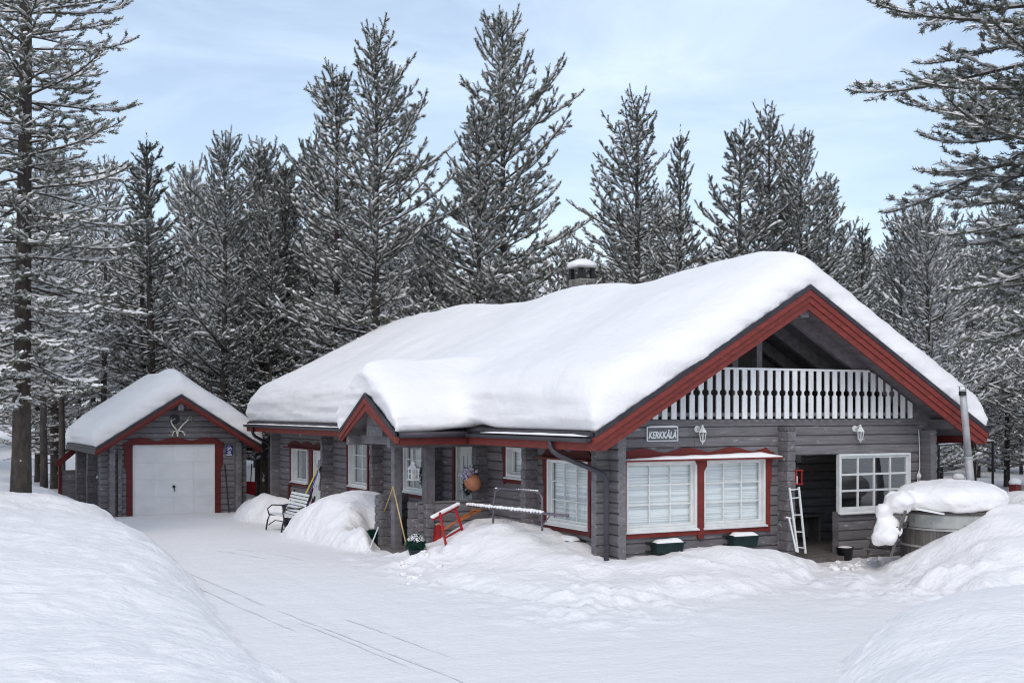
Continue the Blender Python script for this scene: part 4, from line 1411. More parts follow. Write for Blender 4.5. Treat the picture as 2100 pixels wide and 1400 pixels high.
# door: four raised bands, handle and white frame
gd = MB()
gd.box((-4.08, GF + 0.03, GZ0), (-1.54, GF + 0.07, 1.76))
gdo = gd.build('garage_door', 'gdoor', gar)
zs = [GZ0 + 0.01, GZ0 + 0.01 + 0.555, GZ0 + 0.01 + 1.11, GZ0 + 0.01 + 1.665, 1.75]
for i in range(4):
    for j in range(4):
        x0 = -4.07 + 2.52 * j / 4
        MB().box((x0 + 0.002, GF + 0.022, zs[i] + 0.008), (x0 + 0.628, GF + 0.031, zs[i + 1] - 0.008)).build('door_panel', 'gdoor', gdo, bevel=0.004)
f = MB()
for a, b_ in (((-4.12, GF - 0.02, GZ0), (-4.08, GF + 0.08, 1.78)), ((-1.54, GF - 0.02, GZ0), (-1.5, GF + 0.08, 1.78)), ((-4.12, GF - 0.02, 1.76), (-1.5, GF + 0.08, 1.795))):
    f.box(a, b_)
f.build('door_frame', 'white', gdo)
h = MB()
h.lathe((-2.82, GF - 0.005, 0.40), [(0.045, 0), (0.045, 0.06), (0.03, 0.08)], 10)
h.bar((-2.82, GF - 0.03, 0.44), (-2.80, GF - 0.03, 0.28), 0.03, 0.02)
h.build('door_handle', 'black', gdo)
MB().prism(side_board(-4.38, -4.122, GZ0 - 0.02, 1.80, True), FGG, 0.004, 0.05).build('side_board', 'red_dark', gar)
MB().prism(side_board(-1.498, -1.24, GZ0 - 0.02, 1.80, False), FGG, 0.004, 0.05).build('side_board', 'red_dark', gar)
MB().prism(wavy_top(-4.42, -1.2, 1.80, 1.92, 2.03, 3, 50), FGG, 0.004, 0.07).build('header_board', 'red_dark', gar)
# roof
gr = part_empty('roof', gar)
for s in (-1, 1):
    xe = GEX0 if s < 0 else GEX1
    ze = g_roof(xe)
    for nm, m_, d0, d1, y0, y1, xx in (('roof_sheet', 'metal', 0, 0.05, GY0, GY1, xe), ('soffit', 'beam', 0.052, 0.13, GY0 + 0.05, GY1 - 0.05, xe - s * 0.05)):
        zz = g_roof(xx)
        MB().add([(GRX, y0, GRZ - d0), (xx, y0, zz - d0), (xx, y1, zz - d0), (GRX, y1, GRZ - d0), (GRX, y0, GRZ - d1), (xx, y0, zz - d1), (xx, y1, zz - d1), (GRX, y1, GRZ - d1)],
                 [(0, 1, 2, 3), (4, 7, 6, 5), (0, 4, 5, 1), (1, 5, 6, 2), (2, 6, 7, 3), (3, 7, 4, 0)]).build(nm, m_, gr)
    for i, (t0, t1, pr, m_) in enumerate(((-0.02, 0.085, 0.045, 'metal'), (0.085, 0.19, 0.03, 'red'), (0.19, 0.27, 0.012, 'red_dark'))):
        cut = ze - 0.22
        x2 = GRX + s * min((GRZ - t1 - cut) / GSL, abs(xe - GRX))
        p = [(GRX, GRZ - t0), (xe, ze - t0), (xe, max(cut, ze - t1)), (x2, GRZ - t1 - GSL * abs(x2 - GRX)), (GRX, GRZ - t1)]
        n = len(p)
        vs = [(q[0], GY0 - pr, q[1]) for q in p] + [(q[0], GY0 + 0.03 - 0.003 * i, q[1]) for q in p]
        MB().add(vs, [tuple(range(n)), tuple(range(2 * n - 1, n - 1, -1))] + [(k, k + n, (k + 1) % n + n, (k + 1) % n) for k in range(n)]).build('verge_board', m_, gr)
    # thin snow line caught on the verge
    vs = []
    MB().box((xe - 0.02, GY0 + 0.06, ze - 0.21), (xe + 0.02, GY1 - 0.03, ze - 0.055)).build('eave_board', 'wood', gr)
MB().box((GRX - 0.09, GY0 + 0.04, GRZ - 0.50), (GRX + 0.09, GF + 0.3, GRZ - 0.24)).build('ridge_beam', 'beam', gr)


def gar_T(x, y):
    return 0.74 + 0.05 * math.sin(y * 1.3 + x) + 0.10 * math.exp(-((y - 24) / 2.5) ** 2)


gb = snow_body(edge_list(GEX0 + 0.0, GEX1, EAVE, EAVE, 0), edge_list(GY0 - 0.05, GY1, VERGE, VERGE, 0), lambda x, y: g_roof(x) + 0.02, gar_T, GEX0, GEX1, GY0 - 0.02, GY1)
finish_snow('roof_snow', [gb], 0.075, 'thick snow cap on the garage roof', 'snow', smooth=4, strata=0.05, seed=4.0)
# lean-to at the far end of the garage wall
lt = part_empty('lean_to', gar)
for i in range(8):
    MB().box((-5.55, 27.45 + 0.004 * (i % 2), GZ0 - 0.1 + i * 0.17), (-4.9, 27.55, GZ0 + 0.062 + i * 0.17)).build('board', 'log_x', lt)
MB().bar((-5.72, 27.42, 0.98), (-4.92, 27.42, 1.66), 0.10, 0.20).build('verge_board', 'red_dark', lt)
MB().box((-5.66, 27.41, GZ0 - 0.1), (-5.56, 27.54, 1.0)).build('corner_board', 'red_dark', lt)


# ------------------------------------------------------------------ pines
def nrm(a):
    return a / (np.linalg.norm(a, axis=-1, keepdims=True) + 1e-9)


def pine_mesh(seed, H, base, lmax, r0, snow, needles=15, spacing=0.30, tw_step=0.17, needle_len=0.065, up_top=55, up_low=2, droop=0.0, snow_top=0.25, dead=6, lpow=0.8, tw_max=0.85, big_snow=1.2, nw=0.019):
    """returns trunk, needle and snow meshes of a Scots pine; base of the trunk at the origin"""
    R = np.random.RandomState(seed)
    tb, lb = MB(), MB()
    # trunk with a slight sway
    n = 16
    sway = R.uniform(-0.1, 0.1, 2)
    tz = np.linspace(-0.5, H, n)
    ax = np.stack([sway[0] * np.sin(tz / H * 3 + R.rand() * 6), sway[1] * np.sin(tz / H * 2.4 + R.rand() * 6), tz], 1)
    ax[:, :2] -= ax[0, :2]
    rad = r0 * (1 - np.clip(tz / H, 0, 1)) ** 0.85 + 0.012
    rad[0] *= 1.25
    tb.tube(ax, list(rad), 9)
    centre = lambda z: np.array([np.interp(z, tz, ax[:, 0]), np.interp(z, tz, ax[:, 1]), z])
    SP, SD, SLn, SS = [], [], [], []     # shoots: start, direction, length, snow chance

    def shoot(p, d, L, t):
        SP.append(p)
        SD.append(d / np.linalg.norm(d))
        SLn.append(L)
        SS.append(t)

    BS = []      # limb segments that carry snow
    for _ in range(dead):                # short dead stubs below the crown
        z = R.uniform(base * 0.35, base)
        a = R.rand() * 6.28
        d = np.array([math.cos(a), math.sin(a), R.uniform(-0.3, 0.1)])
        p = centre(z)
        lb.tube([p, p + d * R.uniform(0.25, 0.9)], [0.014, 0.005], 4, False)
    z = base
    ph1, ph2 = R.rand() * 6.28, R.rand() * 6.28
    while z < H * 0.985:
        t = (z - base) / (H - base)
        nb = R.randint(4, 7) if t < 0.9 else 4
        a0 = R.rand() * 6.28
        wh = 1 + 0.28 * math.sin(z * 1.9 + ph1) * math.sin(z * 0.73 + ph2) + R.uniform(-0.12, 0.12)
        asym = ph1 + z * 0.35
        for b in range(nb):
            if R.rand() < 0.08:
                continue
            az = a0 + 6.283 * b / nb + R.uniform(-0.3, 0.3)
            L = lmax * ((1 - t) ** lpow) * (0.5 + 0.5 * min(1.0, t / 0.2)) * R.uniform(0.5, 1.3) * wh * (1 + 0.22 * math.cos(az - asym)) + 0.16
            el = math.radians(up_low + (up_top - up_low) * t ** 1.15 + R.uniform(-9, 9))
            curve = math.radians(R.uniform(8, 30)) * (1 if t > 0.15 else 0.8)
            ns = max(4, int(L / 0.28))
            zz = z + R.uniform(-0.1, 0.1)
            p = centre(min(zz, H * 0.99))
            pts = [p]
            h = np.array([math.cos(az), math.sin(az), 0])
            wob = R.uniform(-0.12, 0.12)
            for i in range(ns):
                u = (i + 1) / ns
                e = el - droop * math.sin(u * 2.2) + curve * u * u
                azz = az + wob * u + R.uniform(-0.05, 0.05)
                d = np.array([math.cos(azz) * math.cos(e), math.sin(azz) * math.cos(e), math.sin(e)])
                pts.append(pts[-1] + d * L / ns)
            rb = 0.012 + 0.016 * L / 2.0
            lb.tube(pts, [rb * (1 - 0.8 * i / ns) for i in range(ns + 1)], 5 if L > 0.8 else 4, False)
            pts = np.array(pts)
            for i in range(ns):
                BS.append((pts[i], pts[i + 1], rb * (1 - 0.6 * i / ns), t))
            # side twigs
            s = 0.22 * L if L > 0.9 else 0.12
            sgn = 1
            while s < L:
                f = s / L * ns
                i = min(int(f), ns - 1)
                q = pts[i] + (pts[i + 1] - pts[i]) * (f - i)
                d = nrm(pts[i + 1] - pts[i])
                sd = np.cross(d, (0, 0, 1.0))
                sd = nrm(sd)
                up = np.cross(sd, d)
                tl = (0.16 + 0.40 * (L - s) ** 0.8) * R.uniform(0.6, 1.2)
                tl = min(tl, tw_max)
                td = nrm(d * R.uniform(0.6, 1.0) + sgn * sd * R.uniform(0.6, 1.0) + up * R.uniform(-0.1, 0.45))
                k = max(1, int(tl / 0.30))
                pp = q
                for m in range(k):
                    dd = nrm(td + up * 0.16 * m + R.uniform(-0.12, 0.12, 3))
                    shoot(pp, dd, tl / k * 1.08, t)
                    if tl > 0.34:
                        for g in (-1, 1):
                            if R.rand() < 0.72:
                                sdir = nrm(dd + g * nrm(np.cross(dd, up)) * R.uniform(0.6, 1.1) + up * R.uniform(0.0, 0.4))
                                shoot(pp + dd * tl / k * R.uniform(0.5, 1), sdir, R.uniform(0.16, 0.32), t)
                    pp = pp + dd * tl / k
                BS.append((q, pp, 0.006, t))
                sgn = -sgn
                s += tw_step * R.uniform(0.7, 1.35)
            # leading shoots of the branch
            k0 = int(ns * 0.55)
            for i in range(k0, ns):
                shoot(pts[i], pts[i + 1] - pts[i], L / ns, t)
            dd = nrm(pts[-1] - pts[-2])
            shoot(pts[-1], dd + np.array([0, 0, 0.25]), R.uniform(0.14, 0.26), t)
        z += spacing * R.uniform(0.75, 1.25) * (0.8 if t > 0.8 else 1)
    # leader
    shoot(centre(H * 0.965), np.array([0, 0, 1.0]), H * 0.04 + 0.30, 1.0)
    for b in range(4):
        a = b * 1.57 + R.rand()
        shoot(centre(H * 0.975), np.array([math.cos(a) * .6, math.sin(a) * .6, 1.0]), 0.26, 1.0)
    P, D, Ls, S = np.array(SP), nrm(np.array(SD)), np.array(SLn), np.array(SS)
    N = len(P)
    # needles: flat spikes set round each shoot
    ref = np.where(np.abs(D[:, 2:3]) < 0.9, np.array([[0, 0, 1.0]]), np.array([[1.0, 0, 0]]))
    A = nrm(np.cross(D, ref))
    B = np.cross(D, A)
    K = needles
    tt = (np.arange(K) + 0.5) / K
    V = np.empty((N, K, 3, 3))
    for k in range(K):
        ph = k * 2.399 + R.rand(N) * 0.8
        rad_ = np.cos(ph)[:, None] * A + np.sin(ph)[:, None] * B
        tan_ = -np.sin(ph)[:, None] * A + np.cos(ph)[:, None] * B
        c = P + D * (Ls * tt[k])[:, None]
        ln = needle_len * R.uniform(0.75, 1.2, N)[:, None]
        V[:, k, 0] = c - tan_ * nw - D * 0.012
        V[:, k, 1] = c + tan_ * nw - D * 0.012
        V[:, k, 2] = c + rad_ * ln + D * 0.055
    V = V.reshape(-1, 3)
    T = np.arange(len(V)).reshape(-1, 3)
    needles_ = (V, T)
    # snow: ridge pieces on the upper side of shoots and limbs
    sv, st = [], []

    def ridge(p, q, w, h, lift):
        """three-sided strip from p to q (arrays)"""
        d = nrm(q - p)
        sd = nrm(np.cross(d, np.array([[0, 0, 1.0]])) + 1e-6)
        up = nrm(np.cross(sd, d))
        up = nrm(up + np.array([[0, 0, 0.35]]))
        p, q = p + up * lift, q + up * lift
        m1, m2 = p + (q - p) * 0.22, p + (q - p) * 0.78
        o = sum(len(x) for x in sv)
        n_ = len(p)
        w, h = w[:, None], h[:, None]
        w2, h2 = w * R.uniform(0.7, 1.1, (n_, 1)), h * R.uniform(0.7, 1.1, (n_, 1))
        pts = np.stack([p, m1 - sd * w - up * h * 0.3, m1 + sd * w - up * h * 0.3, m1 + up * h, m2 - sd * w2 - up * h2 * 0.3, m2 + sd * w2 - up * h2 * 0.3, m2 + up * h2, q], 1).reshape(-1, 3)
        i = o + 8 * np.arange(n_)[:, None]
        st.append(np.concatenate([np.concatenate([i + a for a in tri], 1) for tri in ((0, 1, 3), (0, 3, 2), (1, 4, 6), (1, 6, 3), (3, 6, 5), (3, 5, 2), (4, 7, 6), (6, 7, 5), (1, 2, 5), (1, 5, 4))]))
        sv.append(pts)

    flat = 1 - np.abs(D[:, 2])
    ch = snow * (snow_top + (1 - snow_top) * (1 - S)) * np.clip(0.4 + flat, 0, 1)
    k = (R.rand(N) < ch) & (np.abs(D[:, 2]) < 0.86)
    for rep in range(1):
        kk = k & (R.rand(N) < 0.92)
        a = R.uniform(-0.05, 0.2, N)
        e = np.minimum(a + R.uniform(0.45, 0.95, N), 1.08)
        p = P + D * (Ls * a)[:, None]
        q = P + D * (Ls * e)[:, None]
        ridge(p[kk], q[kk], big_snow * R.uniform(0.022, 0.038, N)[kk], big_snow * R.uniform(0.02, 0.036, N)[kk], 0.62 * needle_len)
    bp, bq = np.array([b[0] for b in BS]), np.array([b[1] for b in BS])
    br, bt = np.array([b[2] for b in BS]), np.array([b[3] for b in BS])
    kk = R.rand(len(bp)) < np.clip(snow * 1.1 * (snow_top + (1 - snow_top) * (1 - bt)), 0, 0.95)
    ridge(bp[kk], bq[kk] + (bq[kk] - bp[kk]) * 0.1, br[kk] * 0.9 + 0.012, br[kk] * 0.6 + 0.02, 0.6 * br[kk][:, None] + 0.004)
    snow_ = (np.concatenate(sv), np.concatenate(st))
    return tb, lb, needles_, snow_, N


def mesh_of(o):
    me = o.data
    bpy.data.objects.remove(o)
    return me


PINES = {}


def make_pine(key, **kw):
    nmat = kw.pop('nmat', 'needle')
    tb, lb, nd, sn, N = pine_mesh(**kw)
    t = mesh_of(tb.build('trunk', 'bark', smooth=True))
    # build() recentres top-level meshes; undo so that the foot is at the origin
    v = np.array(tb.v)
    off = np.array([(v[:, 0].min() + v[:, 0].max()) / 2, (v[:, 1].min() + v[:, 1].max()) / 2, v[:, 2].min()])
    t.transform(Matrix.Translation(Vector(off)))
    l = mesh_of(lb.build('limbs', 'limb'))
    v = np.array(lb.v)
    off = np.array([(v[:, 0].min() + v[:, 0].max()) / 2, (v[:, 1].min() + v[:, 1].max()) / 2, v[:, 2].min()])
    l.transform(Matrix.Translation(Vector(off)))
    c = mesh_of(np_mesh('crown', nd[0], nd[1], nmat))
    s = mesh_of(np_mesh('branch_snow', sn[0], sn[1], 'treesnow'))
    PINES[key] = (t, l, c, s, kw['H'])
    return N


def place_pine(key, x, y, h, rot, label, group=None, z=None, lean=(0, 0), wide=1.0):
    t, l, c, s, H = PINES[key]
    z = gz(x, y) if z is None else z
    root = thing('pine_tree', (x, y, z), label, 'tree', group)
    k = h / H
    root.scale = (k * wide, k * wide, k)
    root.rotation_euler = (lean[0], lean[1], rot)
    for nm, me in (('trunk', t), ('limbs', l), ('crown', c), ('branch_snow', s)):
        o = bpy.data.objects.new(nm, me)
        COL.objects.link(o)
        o.parent = root
        if nm != 'trunk':
            o['kind'] = 'stuff'
    return root


make_pine('tall_a', seed=1, H=15.5, base=3.6, lmax=2.9, r0=0.21, snow=1.15, snow_top=0.45, big_snow=1.4, lpow=0.46, spacing=0.42, tw_step=0.22, needles=20, needle_len=0.082, up_top=48)
make_pine('tall_b', seed=2, H=15.0, base=2.8, lmax=3.0, r0=0.20, snow=1.15, snow_top=0.45, big_snow=1.4, lpow=0.44, spacing=0.42, tw_step=0.22, needles=20, needle_len=0.082, up_top=48)
make_pine('tall_c', seed=3, H=13.5, base=3.0, lmax=2.3, r0=0.15, snow=1.2, snow_top=0.55, big_snow=1.45, spacing=0.42, lpow=0.5, tw_step=0.22, needles=18, needle_len=0.078, up_top=50)
make_pine('bushy', seed=4, H=9.5, base=1.0, lmax=2.3, r0=0.13, snow=1.0, snow_top=0.75, needles=13, lpow=0.55, big_snow=1.6, tw_step=0.22, nmat='needle_frost')
make_pine('slim', seed=5, H=12.0, base=2.6, lmax=1.3, r0=0.11, snow=0.85, spacing=0.42, needles=16, lpow=0.6)
make_pine('wood', seed=6, H=13.0, base=4.4, lmax=2.2, r0=0.14, snow=1.0, snow_top=0.75, spacing=0.42, needles=11, tw_step=0.25, dead=14, lpow=0.5, big_snow=1.7, nmat='needle_frost')
make_pine('big_left', seed=8, H=24.0, base=2.6, lmax=2.75, r0=0.22, snow=1.0, snow_top=0.2, spacing=0.30, needles=14, up_low=-8, up_top=45, droop=0.25, lpow=0.42, tw_max=1.3, big_snow=1.3, tw_step=0.21)
make_pine('big_right', seed=9, H=24.0, base=3.6, lmax=2.75, r0=0.26, snow=0.7, snow_top=0.35, spacing=0.29, needles=17, up_low=-6, up_top=35, droop=0.2, needle_len=0.08, lpow=0.4, tw_max=1.4, tw_step=0.18)


def pine_at(key, px, top_y, D, rot, label, group=None, **kw):
    x, y = gxy(px, D)
    g = gz(x, y)
    h = CAM[2] + (HOR - top_y) / F_PX * D - g
    return place_pine(key, x, y, h, rot, label, group, z=g - 0.05, **kw)


# the large pines beside the yard
x, y = gxy(42, 30.0)
place_pine('big_left', x, y, 24.0, 0.6, 'big snow-laden pine with a thick trunk rising from the snow bank beside the garage', z=gz(x, y) - 0.1)
x, y = gxy(-130, 33.0)
place_pine('big_left', x, y, 21.0, 3.9, 'snow-laden pine at the edge of the yard left of the big pine', z=gz(x, y) - 0.1)
x, y = gxy(2170, 24.5)
place_pine('big_right', x, y, 24.0, 2.0, 'large dark pine beyond the hot tub stretching long branches towards the cabin', z=gz(x, y) - 0.1)
x, y = gxy(2265, 29)
place_pine('big_right', x, y, 22.0, 4.6, 'pine half hidden behind the large dark pine beyond the hot tub', z=gz(x, y) - 0.1)
# pines right behind the cabin, told apart by their tops
T1 = 'pines standing close behind the cabin'
pine_at('tall_a', 770, 76, 41, 0.3, 'tall pine with a thick straight trunk behind the left end of the cabin roof', T1, wide=0.95)
pine_at('tall_c', 688, 152, 42.5, 2.1, 'slender pine leaning close to the tallest trunk behind the cabin', T1, wide=1.0)
pine_at('tall_b', 1040, 42, 43, 1.1, 'tallest pine, its pointed top standing left of the chimney behind the cabin', T1, wide=0.92)
pine_at('tall_c', 985, 225, 41.5, 4.0, 'shorter pine crowded against the tallest pine on the side away from the chimney', T1, wide=1.05)
pine_at('tall_a', 1308, 214, 42, 3.3, 'broad pine rising behind the cabin roof just past the chimney', T1, wide=1.0)
pine_at('slim', 1400, 272, 40, 0.5, 'thin pine with a bare pointed tip beside the broad pine near the chimney', T1)
pine_at('tall_c', 1520, 275, 41, 5.0, 'pine with a forked tip behind the cabin ridge, first of a tight clump', T1, wide=1.15)
pine_at('tall_a', 1575, 238, 42, 1.9, 'highest pine of the tight clump behind the cabin ridge', T1, wide=0.85)
pine_at('tall_b', 1640, 285, 41, 2.7, 'rounded pine at the outer side of the clump behind the cabin ridge', T1, wide=0.95)
pine_at('tall_c', 1694, 372, 42, 0.9, 'lower pine leaning on the clump behind the right roof slope', T1, wide=1.1)
pine_at('slim', 1770, 460, 44, 0.0, 'small thin pine above the right roof slope', T1, wide=1.3)
pine_at('tall_c', 1848, 440, 46, 3.0, 'small narrow pine between the right roof slope and the large dark pine', T1)
pine_at('bushy', 1905, 420, 44, 1.0, 'bushy snow-covered pine behind the terrace end of the cabin', T1)
pine_at('tall_b', 455, 288, 45, 4.4, 'dense pine with a dark lower trunk right behind the garage roof', T1, wide=0.9)
pine_at('slim', 316, 288, 47, 2.2, 'narrow pine with a bare lower trunk above the garage roof', T1, wide=1.5)
pine_at('tall_c', 530, 300, 48, 1.5, 'pine with a rounded top between the garage and the cabin roof', T1)
pine_at('slim', 590, 335, 46, 0.7, 'small spindly pine between the garage roof and the tall pines', T1, wide=1.3)
pine_at('tall_c', 640, 292, 47, 5.5, 'pine half hidden behind the slender pine left of the cabin ridge', T1)
pine_at('bushy', 1180, 505, 43, 2.0, 'low bushy pine peeping over the roof snow beside the chimney', T1)
pine_at('bushy', 880, 455, 44, 0.4, 'bushy white-dusted pine between the two tallest pines', T1)
pine_at('wood', 210, 330, 52, 0.4, 'snowy pine behind the big pine above the garage', T1)
pine_at('wood', 90, 300, 41, 2.4, 'dark-trunked pine standing just behind the big pine by the garage', T1)
pine_at('wood', 128, 380, 46, 4.4, 'second trunk behind the big pine by the garage', T1)
pine_at('wood', 540, 400, 47, 1.4, 'pine whose rough trunk shows between garage and cabin', T1)
pine_at('tall_c', 556, 420, 45, 3.4, 'thinner trunk beside the rough trunk between garage and cabin', T1)
# the wood behind: individual pines
rw = random.Random(33)
n_w = 0
pos = []
tries = 0
while n_w < 128 and tries < 5000:
    tries += 1
    D = 48 + 62 * rw.random() ** 1.25
    px = rw.uniform(-420, 2600)
    x, y = gxy(px, D)
    if any((x - a) ** 2 + (y - b) ** 2 < 5.0 for a, b in pos):
        continue
    if D < 58 and rw.random() < 0.3:
        continue
    pos.append((x, y))
    key = rw.choice(['wood', 'wood', 'bushy', 'tall_c', 'slim', 'wood', 'bushy'])
    top = 500 + rw.gauss(0, 55) - (60 if px < 700 else 0) + (25 if px > 1150 else 0)
    h = CAM[2] + (HOR - top) / F_PX * D - gz(x, y)
    h = min(max(h, 6.5), 17)
    lab = {'wood': 'white-frosted pine with a bare lower trunk in the wood behind the buildings', 'bushy': 'broad frosted pine branched almost to the ground in the wood behind the buildings',
           'tall_c': 'greener pine with an upswept crown in the wood behind the buildings', 'slim': 'very slim pine with short branches in the wood behind the buildings'}[key]
    place_pine(key, x, y, h, rw.uniform(0, 6.28), lab, 'pines of the wood behind', wide=rw.uniform(1.0, 1.35))
    n_w += 1
# young bushy pines fill the gaps near the ground
for k in range(34):
    D = rw.uniform(46, 80)
    px = rw.uniform(560, 2200)
    x, y = gxy(px, D)
    if y < 24 and -2 < x < 10:
        continue
    place_pine('bushy', x, y, rw.uniform(4.5, 8.5), rw.uniform(0, 6.28), 'young bushy pine heavy with snow among the wood behind the cabin', 'young pines of the wood behind', wide=1.25)
# far wood on the hillside: reads as one mass
fr_ = np.random.RandomState(4)
nF = 1700
dF = 112 + 300 * fr_.rand(nF) ** 0.8
pxF = fr_.uniform(-700, 2900, nF)
vs, fs, vs2, fs2 = [], [], [], []
for k in range(nF):
    x, y = gxy(pxF[k], dF[k])
    z = gz(x, y)
    h = fr_.uniform(5, 13)
    r = fr_.uniform(1.1, 1.9)
    for i in range(5):
        zb, zt = z + h * (0.18 + 0.155 * i), z + h * (0.42 + 0.145 * i)
        rr = r * (1 - 0.17 * i)
        for tgt_v, tgt_f, dz, sc in ((vs, fs, 0.0, 1.0), (vs2, fs2, 0.30, 0.97)):
            o = len(tgt_v)
            a0 = fr_.rand() * 6
            tgt_v.append((x, y, zt + dz))
            for m in range(7):
                a = a0 + 6.283 * m / 7
                q = rr * sc * fr_.uniform(0.45, 1.3)
                tgt_v.append((x + q * math.cos(a), y + q * math.sin(a), zb + dz + fr_.uniform(-0.35, 0.35)))
            tgt_f += [(o, o + 1 + m, o + 1 + (m + 1) % 7) for m in range(7)]
o = np_mesh('far_forest', np.array(vs), np.array(fs), 'needle')
tag(o, 'distant pine forest covering the hillside', 'forest', kind='stuff')
o2 = np_mesh('forest_snow', np.array(vs2), np.array(fs2), 'treesnow', parent=o)
o2['kind'] = 'stuff'


# ------------------------------------------------------------------ things on and around the cabin
def text_mesh(parent, body, width, m, loc, rotz=0.0, shear=0.0, bold=0.0, ext=0.004, name='lettering'):
    cu = bpy.data.curves.new('text', 'FONT')
    cu.body = body
    cu.size = 1.0
    cu.shear = shear
    cu.offset = bold
    cu.extrude = 0.02
    cu.align_x = 'CENTER'
    cu.align_y = 'CENTER'
    o = bpy.data.objects.new('text', cu)
    COL.objects.link(o)
    dg = bpy.context.evaluated_depsgraph_get()
    me = bpy.data.meshes.new_from_object(o.evaluated_get(dg))
    bpy.data.objects.remove(o)
    co = np.array([v.co[:] for v in me.vertices])
    k = width / (co[:, 0].max() - co[:, 0].min())
    mid = (co.max(0) + co.min(0)) / 2
    me.transform(Matrix.Translation(Vector(-mid)))
    me.transform(Matrix.Diagonal((k, k * 1.4, ext / 0.02, 1)))
    me.transform(Matrix.Rotation(math.pi / 2, 4, 'X'))
    me.transform(Matrix.Rotation(rotz, 4, 'Z'))
    me.materials.clear()
    me.materials.append(M[m])
    t = bpy.data.objects.new(name, me)
    COL.objects.link(t)
    t.parent = parent
    t.location = np.array(loc) - wpos(parent)
    return t


# name board
ns = thing('name_sign', (1.08, -0.03, 2.37), 'grey wooden name board reading KERKKÄLÄ in white letters on the gable', 'sign')
MB().box((0.77, -0.035, 2.375), (1.41, -0.010, 2.605)).build('board', 'signgrey', ns)
f = MB()
ring_frame(f, FG, 0.755, 1.425, 2.36, 2.62, 0.016, 0.006, 0.042)
f.build('frame', 'signwhite', ns)
text_mesh(ns, 'KERKKÄLÄ', 0.60, 'signwhite', (1.09, -0.038, 2.487), shear=0.25, bold=0.028, ext=0.003)
snow_strip(ns, FG, 0.755, 1.425, 2.618, 0.0, 0.05, 0.022, 0.03, 2)


def wall_lantern(x, z, label):
    t = thing('wall_lantern', (x, -0.1, z - 0.17), label, 'lantern', 'white carriage lanterns on the gable')
    b = MB()
    b.tube([(x - 0.04, -0.005, z + 0.09), (x - 0.04, -0.03, z + 0.09)], 0.062, 14)
    b.build('wall_plate', 'white', t)
    b = MB()
    b.tube([(x - 0.04, -0.03, z + 0.08), (x - 0.02, -0.08, z + 0.13), (x, -0.12, z + 0.16), (x, -0.13, z + 0.13)], 0.011, 7)
    b.build('arm', 'white', t, smooth=True)
    b = MB()
    b.lathe((x, -0.13, z + 0.03), [(0.078, 0), (0.074, 0.02), (0.045, 0.07), (0.02, 0.10), (0.022, 0.12), (0.006, 0.14)], 6)
    b.build('lamp_roof', 'white', t)
    b = MB()
    for k in range(6):
        a = k * math.pi / 3
        b.tube([(x + 0.068 * math.cos(a), -0.13 + 0.068 * math.sin(a), z + 0.03), (x + 0.042 * math.cos(a), -0.13 + 0.042 * math.sin(a), z - 0.12)], 0.007, 5)
    b.lathe((x, -0.13, z - 0.14), [(0.006, -0.04), (0.02, -0.01), (0.045, 0.015), (0.048, 0.03)], 6)
    b.build('lamp_cage', 'white', t)
    b = MB()
    b.lathe((x, -0.13, z - 0.12), [(0.036, 0), (0.06, 0.15)], 6)
    b.build('lamp_glass', 'lampglass', t)
    b = MB()
    b.lathe((x, -0.13, z - 0.10), [(0.014, 0), (0.016, 0.06), (0.03, 0.08), (0.02, 0.11)], 8)
    b.build('bulb', 'white', t)


wall_lantern(1.90, 2.48, 'white carriage lantern on the gable beside the name board')
wall_lantern(5.69, 2.46, 'white carriage lantern on the gable above the terrace window')


def flower_box(fr, u0, u1, z0, label, h=0.19, seed=0):
    m = (u0 + u1) / 2
    c = fr(m, z0, 0.14)
    t = thing('flower_box', c, label, 'flower box', 'dark green flower boxes hung under the windows')
    b = MB()
    w0, w1 = 0.05, 0.25
    vs = [fr(u0 + 0.03, z0, w0 + 0.02), fr(u1 - 0.03, z0, w0 + 0.02), fr(u1 - 0.03, z0, w1 - 0.03), fr(u0 + 0.03, z0, w1 - 0.03), fr(u0, z0 + h, w0), fr(u1, z0 + h, w0), fr(u1, z0 + h, w1), fr(u0, z0 + h, w1)]
    b.add(vs, [(0, 3, 2, 1), (4, 5, 6, 7), (0, 1, 5, 4), (1, 2, 6, 5), (2, 3, 7, 6), (3, 0, 4, 7)])
    n = 9
    for i in range(n):
        u = u0 + 0.05 + (u1 - u0 - 0.1) * i / (n - 1)
        b.add([fr(u - 0.012, z0 + 0.02, w1 - 0.026), fr(u + 0.012, z0 + 0.02, w1 - 0.026), fr(u + 0.012, z0 + h - 0.03, w1 + 0.006), fr(u - 0.012, z0 + h - 0.03, w1 + 0.006)], [(0, 1, 2, 3)])
    b.build('trough', 'darkgreen', t)
    b = MB()
    b.prism([(u0 - 0.015, z0 + h - 0.03), (u1 + 0.015, z0 + h - 0.03), (u1 + 0.015, z0 + h), (u0 - 0.015, z0 + h)], fr, w0 - 0.015, w1 + 0.015)
    b.build('rim', 'darkgreen', t)
    b = MB()
    for z in (z0 + 0.02, z0 + h - 0.015):
        b.prism([(u0 - 0.08, z), (u1 + 0.08, z), (u1 + 0.08, z + 0.02), (u0 - 0.08, z + 0.02)], fr, 0.006, 0.05)
    b.build('bracket', 'iron', t)
    snow_strip(t, fr, u0 + 0.02, u1 - 0.02, z0 + h - 0.01, w0, w1 + 0.01, 0.07, 0.085, seed)
    return t


